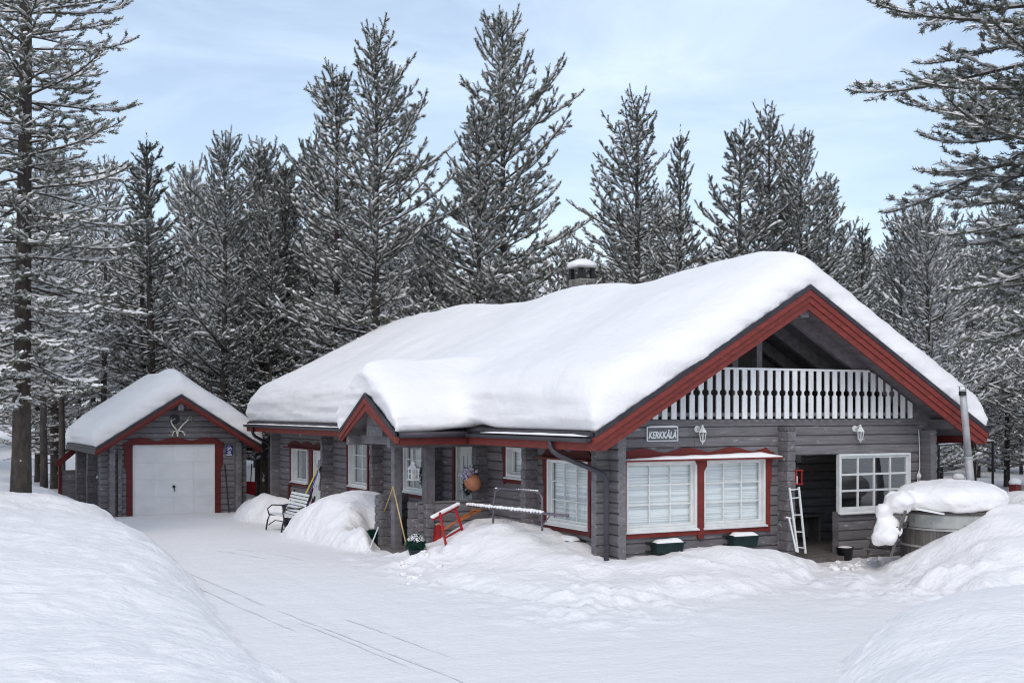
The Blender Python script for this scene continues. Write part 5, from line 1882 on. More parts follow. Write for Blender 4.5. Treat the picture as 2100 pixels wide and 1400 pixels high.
flower_box(FG, 0.82, 1.42, 0.38, 'snow-topped dark green flower box under the gable window half below the name board', seed=1)
flower_box(FG, 2.52, 3.10, 0.42, 'snow-topped dark green flower box under the gable window half beside the terrace', seed=4)
flower_box(FS, 0.85, 1.55, 0.36, 'dark flower box under the corner window, almost buried by the snow bank', seed=7)
flower_box(FS, 11.9, 12.7, 0.52, 'dark flower box under the window between porch and skis', seed=9)

# hanging pot with flowers on the log corner beside the entrance door
q = np.array([-0.42, 4.62, 1.42])
t = thing('hanging_pot', q + (0, 0, -0.2), 'tilted terracotta pot of purple and white flowers hung beside the entrance door', 'plant pot')
b = MB()
b.lathe((0, 0, 0), [(0.03, -0.19), (0.11, -0.16), (0.165, -0.06), (0.175, 0.03), (0.15, 0.10), (0.12, 0.13), (0.10, 0.10)], 20)
rot = Matrix.Rotation(math.radians(-38), 3, Vector((0.55, 0.8, 0)))
b.v = [tuple(np.array(rot @ Vector(v)) + q) for v in b.v]
b.build('pot', 'terracotta', t, smooth=True)
b = MB()
rf = random.Random(3)
for i in range(46):
    c = np.array(rot @ Vector((rf.gauss(0, 0.075), rf.gauss(0, 0.075), rf.uniform(0.11, 0.30)))) + q
    b.blob(c, 0.035, 0.035, 0.03, seed=i, amp=0.5, n=6, m=4)
b.build('flowers', 'purple', t)['kind'] = 'stuff'
b = MB()
b.tube([q + (0.05, 0.1, 0.15), q + (0.1, 0.16, 0.30), q + (0.14, 0.18, 0.34)], 0.006, 5)
b.build('hook', 'iron', t)


def wreath(name, c, r, rr, axis, label, m='twig', seed=0, bulbs=0, cat='wreath'):
    """ring of twigs facing -X (axis 'x') or -Y"""
    t = thing(name, c, label, cat)
    b = MB()
    R = random.Random(seed)
    for i in range(150):
        a = R.uniform(0, 6.28)
        p = lambda ang, rad, o: (c[0] - o, c[1] + rad * math.cos(ang), c[2] + rad * math.sin(ang)) if axis == 'x' else (c[0] + rad * math.cos(ang), c[1] - o, c[2] + rad * math.sin(ang))
        r1, r2 = r + R.uniform(-rr, rr) * 0.6, r + R.uniform(-rr, rr)
        b.tube([p(a, r1, R.uniform(0, rr)), p(a + R.uniform(0.15, 0.4), r2, R.uniform(0, rr * 1.6))], [0.010, 0.003], 4, False)
    b.build('twigs', m, t)['kind'] = 'stuff'
    if bulbs:
        for i in range(bulbs):
            a = R.uniform(0, 6.28)
            rad = r * R.uniform(0.1, 1.1)
            MB().blob(p(a, rad, 0.05), 0.014, 0.014, 0.018, n=6, m=4, amp=0).build('bulb', 'bulb', t)
    return t


wreath('door_wreath', (-0.02, 5.62, 1.30), 0.17, 0.075, 'x', 'dark twig wreath hanging on the white entrance door', seed=1)
wreath('twig_wreath', (-0.36, 7.15, 1.45), 0.16, 0.10, 'x', 'black twig bundle hung on the log corner left of the entrance door', seed=2)
wreath('light_wreath', (GXA - 0.05, 25.3, 1.36), 0.12, 0.08, 'x', 'bundle of twigs with glowing orange fairy lights on the garage side wall', seed=3, bulbs=16, cat='lights')
b = MB()
b.tube([(GXA - 0.03, 25.3, 1.68), (GXA - 0.05, 25.26, 1.5), (GXA - 0.05, 25.33, 1.3), (GXA - 0.04, 25.28, 1.0), (GXA - 0.03, 25.3, 0.55)], 0.008, 5)
tag(b.build('light_cable', 'iron', smooth=True), 'thin dark cable hanging from the fairy lights on the garage wall', 'cable')

# white lantern hanging in the porch
c = np.array(onY(848, 968, 4.9))
t = thing('hanging_lantern', c - (0, 0, 0.16), 'small white house-shaped lantern hanging in the porch opening', 'lantern')
b = MB()
for sx in (-1, 1):
    for sy in (-1, 1):
        b.box(c + (sx * 0.075 - 0.01, sy * 0.075 - 0.01, -0.14), c + (sx * 0.075 + 0.01, sy * 0.075 + 0.01, 0.07))
b.box(c + (-0.095, -0.095, -0.16), c + (0.095, 0.095, -0.135))
b.box(c + (-0.095, -0.095, 0.065), c + (0.095, 0.095, 0.085))
for z in (-0.04,):
    b.box(c + (-0.08, -0.082, z - 0.006), c + (0.08, -0.076, z + 0.006))
    b.box(c + (-0.082, -0.08, z - 0.006), c + (-0.076, 0.08, z + 0.006))
b.box(c + (-0.008, -0.084, -0.14), c + (0.008, -0.078, 0.07))
b.build('case', 'white', t)
b = MB()
b.lathe(c + (0, 0, 0.085), [(0.135, 0), (0.045, 0.09), (0.045, 0.11), (0.06, 0.12), (0.015, 0.15)], 4)
b.build('lamp_roof', 'white', t)
b = MB()
b.lathe(c + (0, 0, -0.135), [(0.03, 0), (0.03, 0.11)], 10)
b.build('candle', 'candle', t)
b = MB()
b.tube([c + (0, 0, 0.22), (c[0], c[1], 2.18)], 0.005, 5)
b.build('hanging_wire', 'iron', t)

# red lantern hanging at the terrace opening
c = np.array(onY(1633, 975, -0.22))
t = thing('red_lantern', c - (0, 0, 0.17), 'red metal lantern with a candle hanging beside the terrace opening', 'lantern')
b = MB()
for sx in (-1, 1):
    for sy in (-1, 1):
        b.box(c + (sx * 0.07 - 0.009, sy * 0.07 - 0.009, -0.15), c + (sx * 0.07 + 0.009, sy * 0.07 + 0.009, 0.10))
b.box(c + (-0.09, -0.09, -0.165), c + (0.09, 0.09, -0.145))
b.box(c + (-0.09, -0.09, 0.095), c + (0.09, 0.09, 0.115))
b.build('case', 'redgloss', t)
MB().lathe(c + (0, 0, 0.115), [(0.05, 0), (0.05, 0.04), (0.03, 0.06)], 12).build('chimney', 'iron', t)
MB().lathe(c + (0, 0, -0.145), [(0.028, 0), (0.028, 0.14)], 10).build('candle', 'candle', t)
MB().tube([c + (0, 0, 0.17), c + (0.0, 0.02, 0.26), (c[0] + 0.02, 0.0, c[2] + 0.30)], 0.006, 5).build('hook', 'iron', t)
b = MB()
b.box((4.02, -0.20, 1.93), (4.14, -0.02, 2.06))
b.tube([(4.1, -0.19, 2.0), (4.45, -0.20, 1.97)], 0.008, 5)
tag(b.build('wall_bracket', 'iron'), 'dark iron bracket with a rod on the log column above the red lantern', 'bracket')

# white ladder leaning against the log column
t = thing('ladder', onY(1645, 1132, -0.45), 'slim white metal ladder leaning against the log column beside the terrace', 'ladder')
r1a, r1b = onY(1619, 1000, -0.36), onY(1636, 1132, -0.62)
r2a, r2b = onY(1638, 998, -0.33), onY(1652, 1134, -0.50)
MB().bar(r1a, r1b, 0.03, 0.03).build('rail', 'white', t)
MB().bar(r2a, r2b, 0.03, 0.03).build('rail', 'white', t)
for k in (0.03, 0.16, 0.42, 0.68, 0.92):
    MB().bar(r1a + (r1b - r1a) * k, r2a + (r2b - r2a) * k, 0.02, 0.022).build('rung', 'white', t)
t = thing('white_rail', onY(1634, 1128, -0.7), 'short white metal rail leaning in front of the ladder', 'rail')
MB().bar(onY(1618, 1062, -0.42), onY(1633, 1130, -0.72), 0.022, 0.03).build('bar', 'white', t)
MB().bar(onY(1612, 1060, -0.42), onY(1622, 1062, -0.42), 0.022, 0.03).build('end_cap', 'white', t)

# black bucket
bx, by = onZ(1733, 1146, 0.02)[:2]
bz = gz(bx, by)
t = thing('bucket', (bx, by, bz), 'black plastic bucket filled with snow standing at the terrace step', 'bucket')
MB().lathe((bx, by, bz - 0.02), [(0.125, 0), (0.155, 0.24), (0.168, 0.24), (0.168, 0.27), (0.150, 0.27), (0.145, 0.2)], 22).build('pail', 'black', t, smooth=True)
MB().blob((bx, by, bz + 0.235), 0.15, 0.15, 0.035, 1, 0.1).build('snow', 'snow', t, smooth=True)

# cable with a hook on the right wall corner
b = MB()
pts = [(7.36, -0.02, 2.52), (7.37, -0.03, 2.2), (7.38, -0.03, 1.75), (7.33, -0.05, 1.65), (7.28, -0.05, 1.55), (7.34, -0.05, 1.48), (7.40, -0.05, 1.58), (7.36, -0.05, 1.66), (7.30, -0.05, 1.5), (7.31, -0.05, 1.25), (7.36, -0.04, 1.1), (7.40, -0.05, 1.3), (7.38, -0.05, 1.5)]
b.tube(pts, 0.011, 6)
b.blob((7.32, -0.07, 1.58), 0.05, 0.04, 0.06, 2, 0.3)
tag(b.build('power_cable', 'white', smooth=True), 'white cable looped over a hook beside the terrace window', 'cable')

# ------------------------------------------------------------------ kick sled in the snow bank
kb = onZ(925, 1128, 0.25)
t = thing('kick_sled', kb, 'red kick sled stuck in the snow bank by the porch with snow on its handle', 'sled')
la, lb_ = atD(902, 1050, 23.2), atD(918, 1136, 23.0)
ra, rb_ = atD(931, 1036, 23.7), atD(957, 1112, 23.5)
for a_, b_ in ((la, lb_), (ra, rb_)):
    MB().bar(a_, b_, 0.035, 0.045).build('upright', 'redgloss', t, bevel=0.006)
MB().bar(atD(888, 1064, 23.1), atD(939, 1038, 23.8), 0.045, 0.04).build('handle', 'redgloss', t)
for f_ in (0.62,):
    MB().bar(la + (lb_ - la) * f_, ra + (rb_ - ra) * f_, 0.025, 0.035).build('crossbar', 'redgloss', t)
sa, sb = la + (lb_ - la) * 0.42, ra + (rb_ - ra) * 0.42
fa, fb = atD(971, 1046, 24.3), atD(985, 1046, 24.5)
for p_, q_, m_ in ((sa, fa, 'white'), (sb, fb, 'orange')):
    MB().bar(p_, q_, 0.025, 0.03).build('seat_rail', 'orange', t)
MB().bar(fa + (-0.02, 0, 0.01), fb + (0.02, 0, 0.01), 0.03, 0.03).build('seat_end', 'orange', t)
MB().bar(sa + (fa - sa) * 0.5, sb + (fb - sb) * 0.5, 0.05, 0.015).build('seat_slat', 'orange', t)
for p_, q_ in ((lb_, atD(1000, 1122, 24.6)), (rb_, atD(1010, 1113, 25.0))):
    MB().tube([p_ + (0, 0, 0.03), p_ * 0.5 + q_ * 0.5 + (0, 0, -0.03), q_ + (0, 0, -0.02)], 0.010, 5).build('runner', 'iron', t)
sn_ = MB()
hA, hB = atD(888, 1061, 23.1), atD(939, 1035, 23.8)
for i in range(22):
    k = i / 21
    sn_.blob(hA + (hB - hA) * k + (0, 0, 0.02), 0.055, 0.045, 0.034, i * 0.3, 0.25, 8, 6)
sn_.build('snow', 'snow', t, smooth=True)
# red plastic toboggan behind it
tg = thing('toboggan', atD(897, 1105, 24.2), 'red plastic toboggan standing on end against the porch parapet', 'sled')
c0 = atD(897, 1082, 24.25)
b = MB()
vs = []
for i in range(7):
    zz = -0.30 + 0.36 * i / 6
    for j, (du, dw) in enumerate(((-0.085, 0.0), (-0.075, 0.05), (0.075, 0.05), (0.085, 0.0))):
        vs.append((c0[0] + du * (1 - 0.25 * (i / 6) ** 3), c0[1] + dw - 0.04 * (i / 6) ** 2, c0[2] + zz))
fs = [(i * 4 + j, i * 4 + j + 1, i * 4 + j + 5, i * 4 + j + 4) for i in range(6) for j in range(3)]
b.add(vs, fs).build('shell', 'redgloss', tg, smooth=True)
MB().tube([c0 + (-0.05, -0.04, 0.06), c0 + (0, -0.06, 0.11), c0 + (0.05, -0.04, 0.06)], 0.008, 5).build('pull_cord', 'yellow', tg)

# ------------------------------------------------------------------ carpet beating rack
RXP = -0.95
t = thing('carpet_rack', onX(1060, 1085, RXP), 'tubular steel carpet-beating rack with a snow-covered rail beside the corner window', 'rack')
P_ = lambda px, py: np.array(onX(px, py, RXP))
b = MB()
b.tube([P_(1011, 1072), P_(1013, 1030), P_(1016, 1008), P_(1022, 1000), P_(1060, 1003.5), P_(1098, 1007), P_(1107, 1010), P_(1112, 1020), P_(1112, 1088)], 0.02, 10)
b.build('hoop', 'tubesteel', t, smooth=True)
MB().tube([P_(960, 1036), P_(1112, 1052), P_(1165, 1057)], 0.024, 8).build('rail', 'tubesteel', t, smooth=True)
MB().tube([P_(1111, 1078), P_(1131, 1053)], 0.012, 6).build('brace', 'tubesteel', t)
b = MB()
a_, e_ = P_(960, 1036), P_(1110, 1052)
for i in range(26):
    k = i / 25
    b.blob(a_ + (e_ - a_) * k + (0, 0, 0.028), 0.045, 0.075, 0.028 + 0.012 * rf.random(), i, 0.3, 8, 6)
b.build('snow', 'snow', t, smooth=True)
b = MB()
a_, e_ = P_(1018, 1002), P_(1100, 1007)
for i in range(18):
    b.blob(a_ + (e_ - a_) * i / 17 + (0, 0, 0.014), 0.018, 0.08, 0.014, i, 0.3, 6, 5)
b.build('snow', 'snow', t, smooth=True)
# wire ornament in the snow by the wall
t = thing('wire_trellis', onX(1045, 1085, -0.35), 'small wire trellis poking out of the snow under the small window', 'trellis')
for i in range(4):
    p_ = onX(1030 + 8 * i, 1088, -0.35)
    MB().tube([p_, p_ + (0, 0.03, 0.12), p_ + (0, -0.06, 0.2), p_ + (0, -0.14, 0.1), p_ + (0, -0.16, -0.05)], 0.005, 4).build('wire', 'steel', t, smooth=True)

# ------------------------------------------------------------------ broom, shovel, topiary balls by the porch
def broom(pa, pb, label, m='yellow'):
    t = thing('broom', pb, label, 'broom')
    MB().tube([pa, pb], 0.014, 8).build('handle', m, t, smooth=True)
    d = (pb - pa) / np.linalg.norm(pb - pa)
    b = MB()
    b.obox(pb + d * 0.02, (0.05, 0.11, 0), (-0.02, 0.012, 0), d * 0.02)
    b.build('head', 'wood', t)
    b = MB()
    R = random.Random(8)
    for i in range(50):
        o = np.array([0.05, 0.11, 0]) * R.uniform(-1, 1) + np.array([-0.02, 0.01, 0]) * R.uniform(-1, 1)
        b.tube([pb + d * 0.03 + o, pb + d * 0.13 + o * 1.15], [0.004, 0.002], 3, False)
    b.build('bristles', 'darkgreen', t)['kind'] = 'stuff'


broom(np.array(onX(806, 997, -1.98)), np.array(onX(832, 1112, -1.95)), 'broom with a yellow wooden handle leaning in the porch gap')
t = thing('pole', onX(800, 1110, -1.95), 'pale wooden pole propped against the stub wall beside the broom', 'pole')
MB().tube([onX(805.5, 999, -1.97), onX(797, 1024, -1.9), onX(784, 1060, -1.7)], 0.012, 8).build('shaft', 'yellow', t)
sh0, sh1 = np.array(onX(776, 1080, -2.15)), np.array(onX(757, 1128, -2.35))
t = thing('snow_shovel', sh1, 'snow shovel with a white handle and blue blade at the foot of the porch', 'shovel')
MB().tube([sh0, sh1], 0.014, 8).build('handle', 'skiW', t)
b = MB()
d = (sh1 - sh0) / np.linalg.norm(sh1 - sh0)
vs = []
for i in range(5):
    p_ = sh1 + d * (0.28 * i / 4) + np.array([-0.05, 0, -0.02]) * (i / 4) ** 2
    for j, s in enumerate((-1, -0.5, 0.5, 1)):
        vs.append(p_ + np.array([0.03, 0.15, 0]) * s + np.array([0.03, 0, 0.03]) * (abs(s) > 0.9))
b.add(vs, [(i * 4 + j, i * 4 + j + 1, i * 4 + j + 5, i * 4 + j + 4) for i in range(4) for j in range(3)])
b.build('blade', 'skiB', t, smooth=True)


def topiary(c, r, label, dust, seed):
    t = thing('topiary_ball', (c[0], c[1], c[2] - r - 0.16), label, 'topiary', 'green topiary balls in pots by the porch')
    MB().lathe((c[0], c[1], c[2] - r - 0.18), [(0.10, 0), (0.14, 0.2), (0.15, 0.2), (0.15, 0.23), (0.12, 0.22)], 14).build('pot', 'black', t)
    MB().blob(c, r * 0.86, r * 0.86, r * 0.86, seed, 0.05, 16, 10).build('core', 'darkgreen', t)
    R = np.random.RandomState(seed)
    n = 1300
    d = nrm(R.normal(size=(n, 3)))
    P0 = np.array(c) + d * r * R.uniform(0.82, 0.97, (n, 1))
    a = nrm(np.cross(d, R.normal(size=(n, 3))))
    V = np.stack([P0 - a * 0.012, P0 + a * 0.012, P0 + d * 0.035 + R.normal(size=(n, 3)) * 0.016], 1).reshape(-1, 3)
    o = np_mesh('leaves', V - wpos(t), np.arange(len(V)).reshape(-1, 3), 'green', parent=t)
    o['kind'] = 'stuff'
    if dust:
        k = (d[:, 2] > 0.25) & (R.rand(n) < 0.6)
        P1 = np.array(c) + d[k] * (r + 0.012)
        a = a[k]
        b2 = np.cross(d[k], a)
        V = np.stack([P1 - a * 0.016, P1 + a * 0.016 - b2 * 0.01, P1 + b2 * 0.018], 1).reshape(-1, 3)
        o = np_mesh('snow', V - wpos(t), np.arange(len(V)).reshape(-1, 3), 'treesnow', parent=t)
        o['kind'] = 'stuff'


topiary(np.array(atD(853, 1113, 23.7)), 0.175, 'green topiary ball dusted with snow at the porch parapet', True, 1)
topiary(np.array(atD(763, 1100, 26.0)), 0.15, 'green topiary ball half hidden behind the porch stub wall', False, 2)

# ------------------------------------------------------------------ bench, bin and skis at the back entrance
bx, by = -1.55, 13.35
bz = -0.30
t = thing('garden_bench', (bx, by, bz), 'white-slatted garden bench with black iron ends beside the snow heap', 'bench')
L0, L1 = by - 0.75, by + 0.75
for i in range(5):
    x = bx - 0.42 + 0.095 * i
    MB().box((x, L0, bz + 0.43 - 0.01 * i), (x + 0.07, L1, bz + 0.46 - 0.01 * i)).build('seat_slat', 'white', t, bevel=0.006)
for i in range(7):
    p_ = np.array([bx + 0.05 + 0.03 * i, by, bz + 0.46 + 0.085 * i])
    d = np.array([0.33, 0, 0.94])
    MB().obox(p_, (0, 0.75, 0), d * 0.034, np.array([0.94, 0, -0.33]) * 0.013).build('back_slat', 'white', t, bevel=0.006)
for y in (L0 + 0.06, L1 - 0.06):
    b = MB()
    b.tube([(bx - 0.50, y, bz + 0.0), (bx - 0.46, y, bz + 0.25), (bx - 0.40, y, bz + 0.40), (bx, y, bz + 0.38), (bx + 0.10, y, bz + 0.55), (bx + 0.30, y, bz + 1.06)], 0.022, 7)
    b.tube([(bx + 0.02, y, bz + 0.38), (bx + 0.06, y, bz + 0.2), (bx + 0.20, y, bz + 0.0)], 0.022, 7)
    b.tube([(bx - 0.44, y, bz + 0.12), (bx - 0.25, y, bz + 0.24), (bx - 0.05, y, bz + 0.2), (bx + 0.1, y, bz + 0.1)], 0.014, 6)
    b.tube([(bx - 0.42, y, bz + 0.40), (bx - 0.46, y, bz + 0.56), (bx - 0.34, y, bz + 0.66), (bx - 0.05, y, bz + 0.64), (bx + 0.14, y, bz + 0.66)], 0.018, 7)
    b.build('end_frame', 'iron', t, smooth=True)
bx, by = -0.95, 15.2
bz = gz(bx, by) - 0.02
t = thing('waste_bin', (bx, by, bz), 'dark blue-black ribbed waste bin behind the garden bench', 'bin')
bz = -0.42
b = MB()
b.lathe((bx, by, bz), [(0.24, 0), (0.245, 0.1), (0.252, 0.1), (0.256, 0.2), (0.262, 0.2), (0.266, 0.32), (0.272, 0.32), (0.276, 0.44), (0.282, 0.44), (0.29, 0.62), (0.31, 0.62), (0.31, 0.66), (0.28, 0.66), (0.26, 0.5)], 24)
b.build('body', 'black', t, smooth=False)
MB().lathe((bx, by, bz + 0.6), [(0.28, 0.0), (0.285, 0.05), (0.2, 0.09), (0.05, 0.10)], 20, lambda j, k: 0.06 * math.sin(k * 2.1 + j)).build('liner_bag', 'skiB', t)


def ski(pa, pb, m, label, w=0.05, group='skis leaning by the back door'):
    t = thing('ski', pb, label, 'ski', group)
    pa, pb = np.array(pa), np.array(pb)
    d = pa - pb
    L = np.linalg.norm(d)
    d = d / L
    out = np.array([-1.0, 0, 0.0])
    out = nrm(out - d * (out @ d))
    sd = np.cross(d, out)
    vs = []
    n = 14
    for i in range(n + 1):
        k = i / n
        ww = w * (1 if k < 0.88 else (1 - (k - 0.88) / 0.12 * 0.75)) / 2
        bend = -0.02 * math.sin(k * math.pi) + (0.10 * ((k - 0.86) / 0.14) ** 2 if k > 0.86 else 0)
        c = pb + d * L * k + out * bend
        vs += [c - sd * ww, c + sd * ww, c + sd * ww + out * 0.014, c - sd * ww + out * 0.014]
    fs = [(i * 4 + j, i * 4 + (j + 1) % 4, i * 4 + 4 + (j + 1) % 4, i * 4 + 4 + j) for i in range(n) for j in range(4)] + [(0, 1, 2, 3), (n * 4, n * 4 + 3, n * 4 + 2, n * 4 + 1)]
    MB().add(vs, fs).build('blade', m, t)
    MB().obox(pb + d * L * 0.46 + out * 0.025, d * 0.09, sd * 0.028, out * 0.012).build('binding', 'black', t)


yb = 14.42
for i, (m_, lb2) in enumerate((('skiY', 'yellow ski, outermost of those leaning on the log corner by the back door'), ('skiB', 'blue ski leaning beside the yellow ski by the back door'),
                              ('skiW', 'white ski leaning next to the blue ski by the back door'), ('skiW', 'white ski closest to the log corner by the back door'))):
    ski((-0.40, yb - 0.02 * i, 1.42 - 0.05 * i), (-1.05 + 0.16 * i, yb + 0.72 - 0.10 * i, -0.30), m_, lb2, 0.065)
for i in range(2):
    t = thing('ski_pole', (-0.9 + 0.2 * i, 15.0, -0.3), 'thin black ski pole leaning among the skis by the back door', 'ski pole', 'ski poles by the back door')
    MB().tube([(-0.36, yb + 0.05 - 0.1 * i, 1.35), (-1.0 + 0.25 * i, yb + 0.9 - 0.2 * i, -0.3)], 0.011, 6).build('shaft', 'black', t)
    MB().tube([(-0.36, yb + 0.05 - 0.1 * i, 1.35), (-0.40, yb + 0.10 - 0.1 * i, 1.22)], 0.018, 7).build('grip', 'black', t)

# small antler trophy over the back window
def trophy(c, s, label, facing, rotz=0.0):
    t = thing('antler_trophy', c, label, 'antlers')
    mp = (lambda u, w, z: np.array([c[0] - w * s, c[1] + u * s, c[2] + z * s])) if facing == 'x' else (lambda u, w, z: np.array([c[0] + u * s, c[1] - w * s, c[2] + z * s]))
    b = MB()
    prof = [(0.035, -0.26), (0.05, -0.20), (0.06, -0.1), (0.10, 0.0), (0.11, 0.08), (0.085, 0.15), (0.03, 0.18)]
    vs, fs = [], []
    for r, z in prof:
        for k in range(10):
            a = 6.283 * k / 10
            vs.append(mp(r * math.cos(a), 0.08 + 0.6 * r * math.sin(a) + 0.25 * max(0, -z) , z))
    for j in range(len(prof) - 1):
        fs += [(j * 10 + k, j * 10 + (k + 1) % 10, j * 10 + 10 + (k + 1) % 10, j * 10 + 10 + k) for k in range(10)]
    fs += [tuple(range(10)), tuple(range(60, 70))]
    b.add(vs, fs)
    b.build('skull', 'bone', t, smooth=True)
    for g in (-1, 1):
        a = MB()
        main = [mp(g * 0.05, 0.1, 0.14), mp(g * 0.16, 0.14, 0.30), mp(g * 0.34, 0.16, 0.52), mp(g * 0.42 if g < 0 else 0.55, 0.12, 0.72), mp(g * 0.40 if g < 0 else 0.85, 0.1, 1.0 if g < 0 else 0.86)]
        a.tube(main, [0.07 * s, 0.062 * s, 0.055 * s, 0.045 * s, 0.02 * s], 7)
        a.tube([main[-2], mp(g * 0.2 if g < 0 else 0.82, 0.2, 0.92 if g < 0 else 1.15)], [0.04 * s, 0.012 * s], 6)
        if g > 0:
            a.tube([main[-1], mp(0.9, 0.12, 1.1)], [0.018 * s, 0.008 * s], 6)
            a.tube([main[-1], mp(0.92, 0.1, 0.72)], [0.018 * s, 0.008 * s], 6)
        low = [mp(g * 0.06, 0.12, 0.12), mp(g * 0.25, 0.22, 0.10), mp(g * 0.38, 0.3, -0.05 if g > 0 else -0.18), mp(g * (0.45 if g > 0 else 0.30), 0.3, -0.25)]
        a.tube(low, [0.055 * s, 0.048 * s, 0.038 * s, 0.015 * s], 6)
        a.tube([low[1], mp(g * 0.50, 0.3, 0.04)], [0.026 * s, 0.009 * s], 6)
        a.tube([low[2], mp(g * 0.62, 0.3, -0.16)], [0.02 * s, 0.008 * s], 6)
        a.build('antler', 'bone', t, smooth=True)
    return t


trophy((-2.72, GF - 0.02, 2.18), 0.50, 'bleached antlers with skull mounted above the garage door', 'y')
trophy((-0.02, 17.3, 2.16), 0.16, 'tiny white antler trophy on the log wall above the back window', 'x')
t = thing('round_gong', (-2.80, GF - 0.03, 2.45), 'black round plate hung in the garage gable behind the antlers', 'plate')
MB().tube([(-2.80, GF - 0.01, 2.62), (-2.80, GF - 0.05, 2.62)], 0.155, 24).build('disc', 'black', t)
MB().tube([(-2.80, GF - 0.05, 2.62), (-2.80, GF - 0.07, 2.62)], 0.03, 10).build('boss', 'tubesteel', t)

# blue surveillance sign on the garage
t = thing('camera_sign', (-1.02, GF - 0.03, 1.44), 'small blue camera-surveillance sign on the garage front', 'sign')
X0, X1, Z0, Z1 = -1.135, -0.915, 1.40, 1.74
YS = GF - 0.012
MB().box((X0, YS - 0.014, Z0), (X1, YS, Z1)).build('plate', 'blue', t)
cx_, cz_ = (X0 + X1) / 2, 1.635
b = MB()
vs = []
for k in range(24):
    a = 6.283 * k / 24
    for r in (0.070, 0.082):
        vs.append((cx_ + r * math.cos(a), YS - 0.017, cz_ + r * math.sin(a)))
b.add(vs, [(2 * k, 2 * k + 1, (2 * k + 3) % 48, (2 * k + 2) % 48) for k in range(24)])
b.build('ring', 'signwhite', t)
b = MB()
b.obox((cx_ + 0.005, YS - 0.017, cz_ + 0.008), (0.042, 0, 0.02), (-0.009, 0, 0.018), (0, 0.001, 0))
b.obox((cx_ - 0.02, YS - 0.0172, cz_ - 0.03), (0.02, 0, 0.0), (0, 0, 0.006), (0, 0.001, 0))
b.build('camera_symbol', 'signwhite', t)
b = MB()
for i, (wd, hh, z) in enumerate(((0.06, 0.006, 1.525), (0.05, 0.006, 1.50), (0.06, 0.006, 1.475), (0.09, 0.014, 1.435))):
    b.obox((cx_, YS - 0.016, z), (wd, 0, 0), (0, 0, hh), (0, 0.001, 0))
b.build('text_lines', 'signwhite', t)
# stick, sensors and a black disc at the garage
t = thing('snow_stick', (-0.9, GF - 0.3, GZ0), 'long black shaft leaning on the garage front beside the door', 'shaft')
MB().tube([onY(461, 953, GF - 0.06), onY(470, 1052, GF - 0.35)], 0.022, 7).build('shaft', 'black', t)
for i, (px, py, lb2) in enumerate(((200, 978, 'small white sensor box on the garage side wall near the log column'), (213, 1000, 'small white sensor box on the garage side wall near its front corner'))):
    p_ = onX(px, py, GXA - 0.01)
    t = tag(MB().box(p_ + (-0.03, -0.06, -0.05), p_ + (0.01, 0.06, 0.05)).build('sensor_box', 'white', bevel=0.008), lb2, 'sensor')
t = thing('satellite_dish', (GXB + 0.35, 23.2, 0.55), 'dark round dish on the far side of the garage', 'dish')
b = MB()
vs, fs = [], []
for j, (r, w) in enumerate(((0.0, 0.0), (0.15, 0.015), (0.28, 0.05))):
    for k in range(16):
        a = 6.283 * k / 16
        vs.append((GXB + 0.30 + 0.5 * r * math.cos(a), 23.2 - w, 0.55 + r * math.sin(a)))
for j in range(2):
    fs += [(j * 16 + k, j * 16 + (k + 1) % 16, j * 16 + 16 + (k + 1) % 16, j * 16 + 16 + k) for k in range(16)]
b.add(vs, fs).build('bowl', 'black', t)
MB().tube([(GXB + 0.05, 23.25, 0.5), (GXB + 0.28, 23.22, 0.55)], 0.02, 6).build('arm', 'iron', t)
p_ = atD(515, 1002, 43.5)
zz = gz(p_[0], p_[1])
t = thing('red_scoop', (p_[0], p_[1], zz), 'red plastic snow scoop standing in the snow between garage and cabin', 'scoop')
zz = p_[2]
MB().add([(p_[0] - 0.22, p_[1], zz + 0.28), (p_[0] + 0.2, p_[1], zz + 0.24), (p_[0] + 0.16, p_[1], zz - 0.24), (p_[0] - 0.26, p_[1], zz - 0.14), (p_[0] - 0.22, p_[1] + 0.12, zz + 0.28), (p_[0] + 0.2, p_[1] + 0.12, zz + 0.24), (p_[0] + 0.16, p_[1] + 0.12, zz - 0.24), (p_[0] - 0.26, p_[1] + 0.12, zz - 0.14)],
         [(0, 1, 2, 3), (0, 4, 5, 1), (3, 2, 6, 7), (0, 3, 7, 4), (1, 5, 6, 2)]).build('pan', 'redgloss', t)
MB().tube([(p_[0], p_[1] + 0.06, zz + 0.2), (p_[0] + 0.05, p_[1] + 0.1, zz + 0.9)], 0.02, 6).build('handle', 'iron', t)

# ------------------------------------------------------------------ hot tub
TD = 22.5
tc = atD(1950, 1060, TD)
tx, ty, rimz, TR = tc[0], tc[1], 1.03, 0.89
gz0 = 0.0
tub = thing('hot_tub', (tx, ty, gz0), 'round wooden hot tub with a peeling grey rim, buried in snow', 'hot tub')
ns_ = 40
for k in range(ns_):
    a0, a1 = 6.2832 * k / ns_ + 0.006, 6.2832 * (k + 1) / ns_ - 0.006
    vs = []
    for z in (0.0, rimz - 0.22):
        for r in (TR - 0.035, TR + random.uniform(-0.004, 0.006)):
            for a in (a0, a1):
                vs.append((tx + r * math.cos(a), ty + r * math.sin(a), gz0 + z))
    MB().add(vs, [(2, 3, 7, 6), (0, 4, 5, 1), (0, 2, 6, 4), (1, 5, 7, 3), (4, 6, 7, 5), (0, 1, 3, 2)]).build('stave', 'wood', tub)
MB().lathe((tx, ty, 0), [(TR - 0.04, rimz - 0.24), (TR + 0.012, rimz - 0.24), (TR + 0.016, rimz - 0.10), (TR + 0.012, rimz), (TR - 0.05, rimz), (TR - 0.05, rimz - 0.2)], 48).build('rim_liner', 'tubliner', tub, smooth=False)
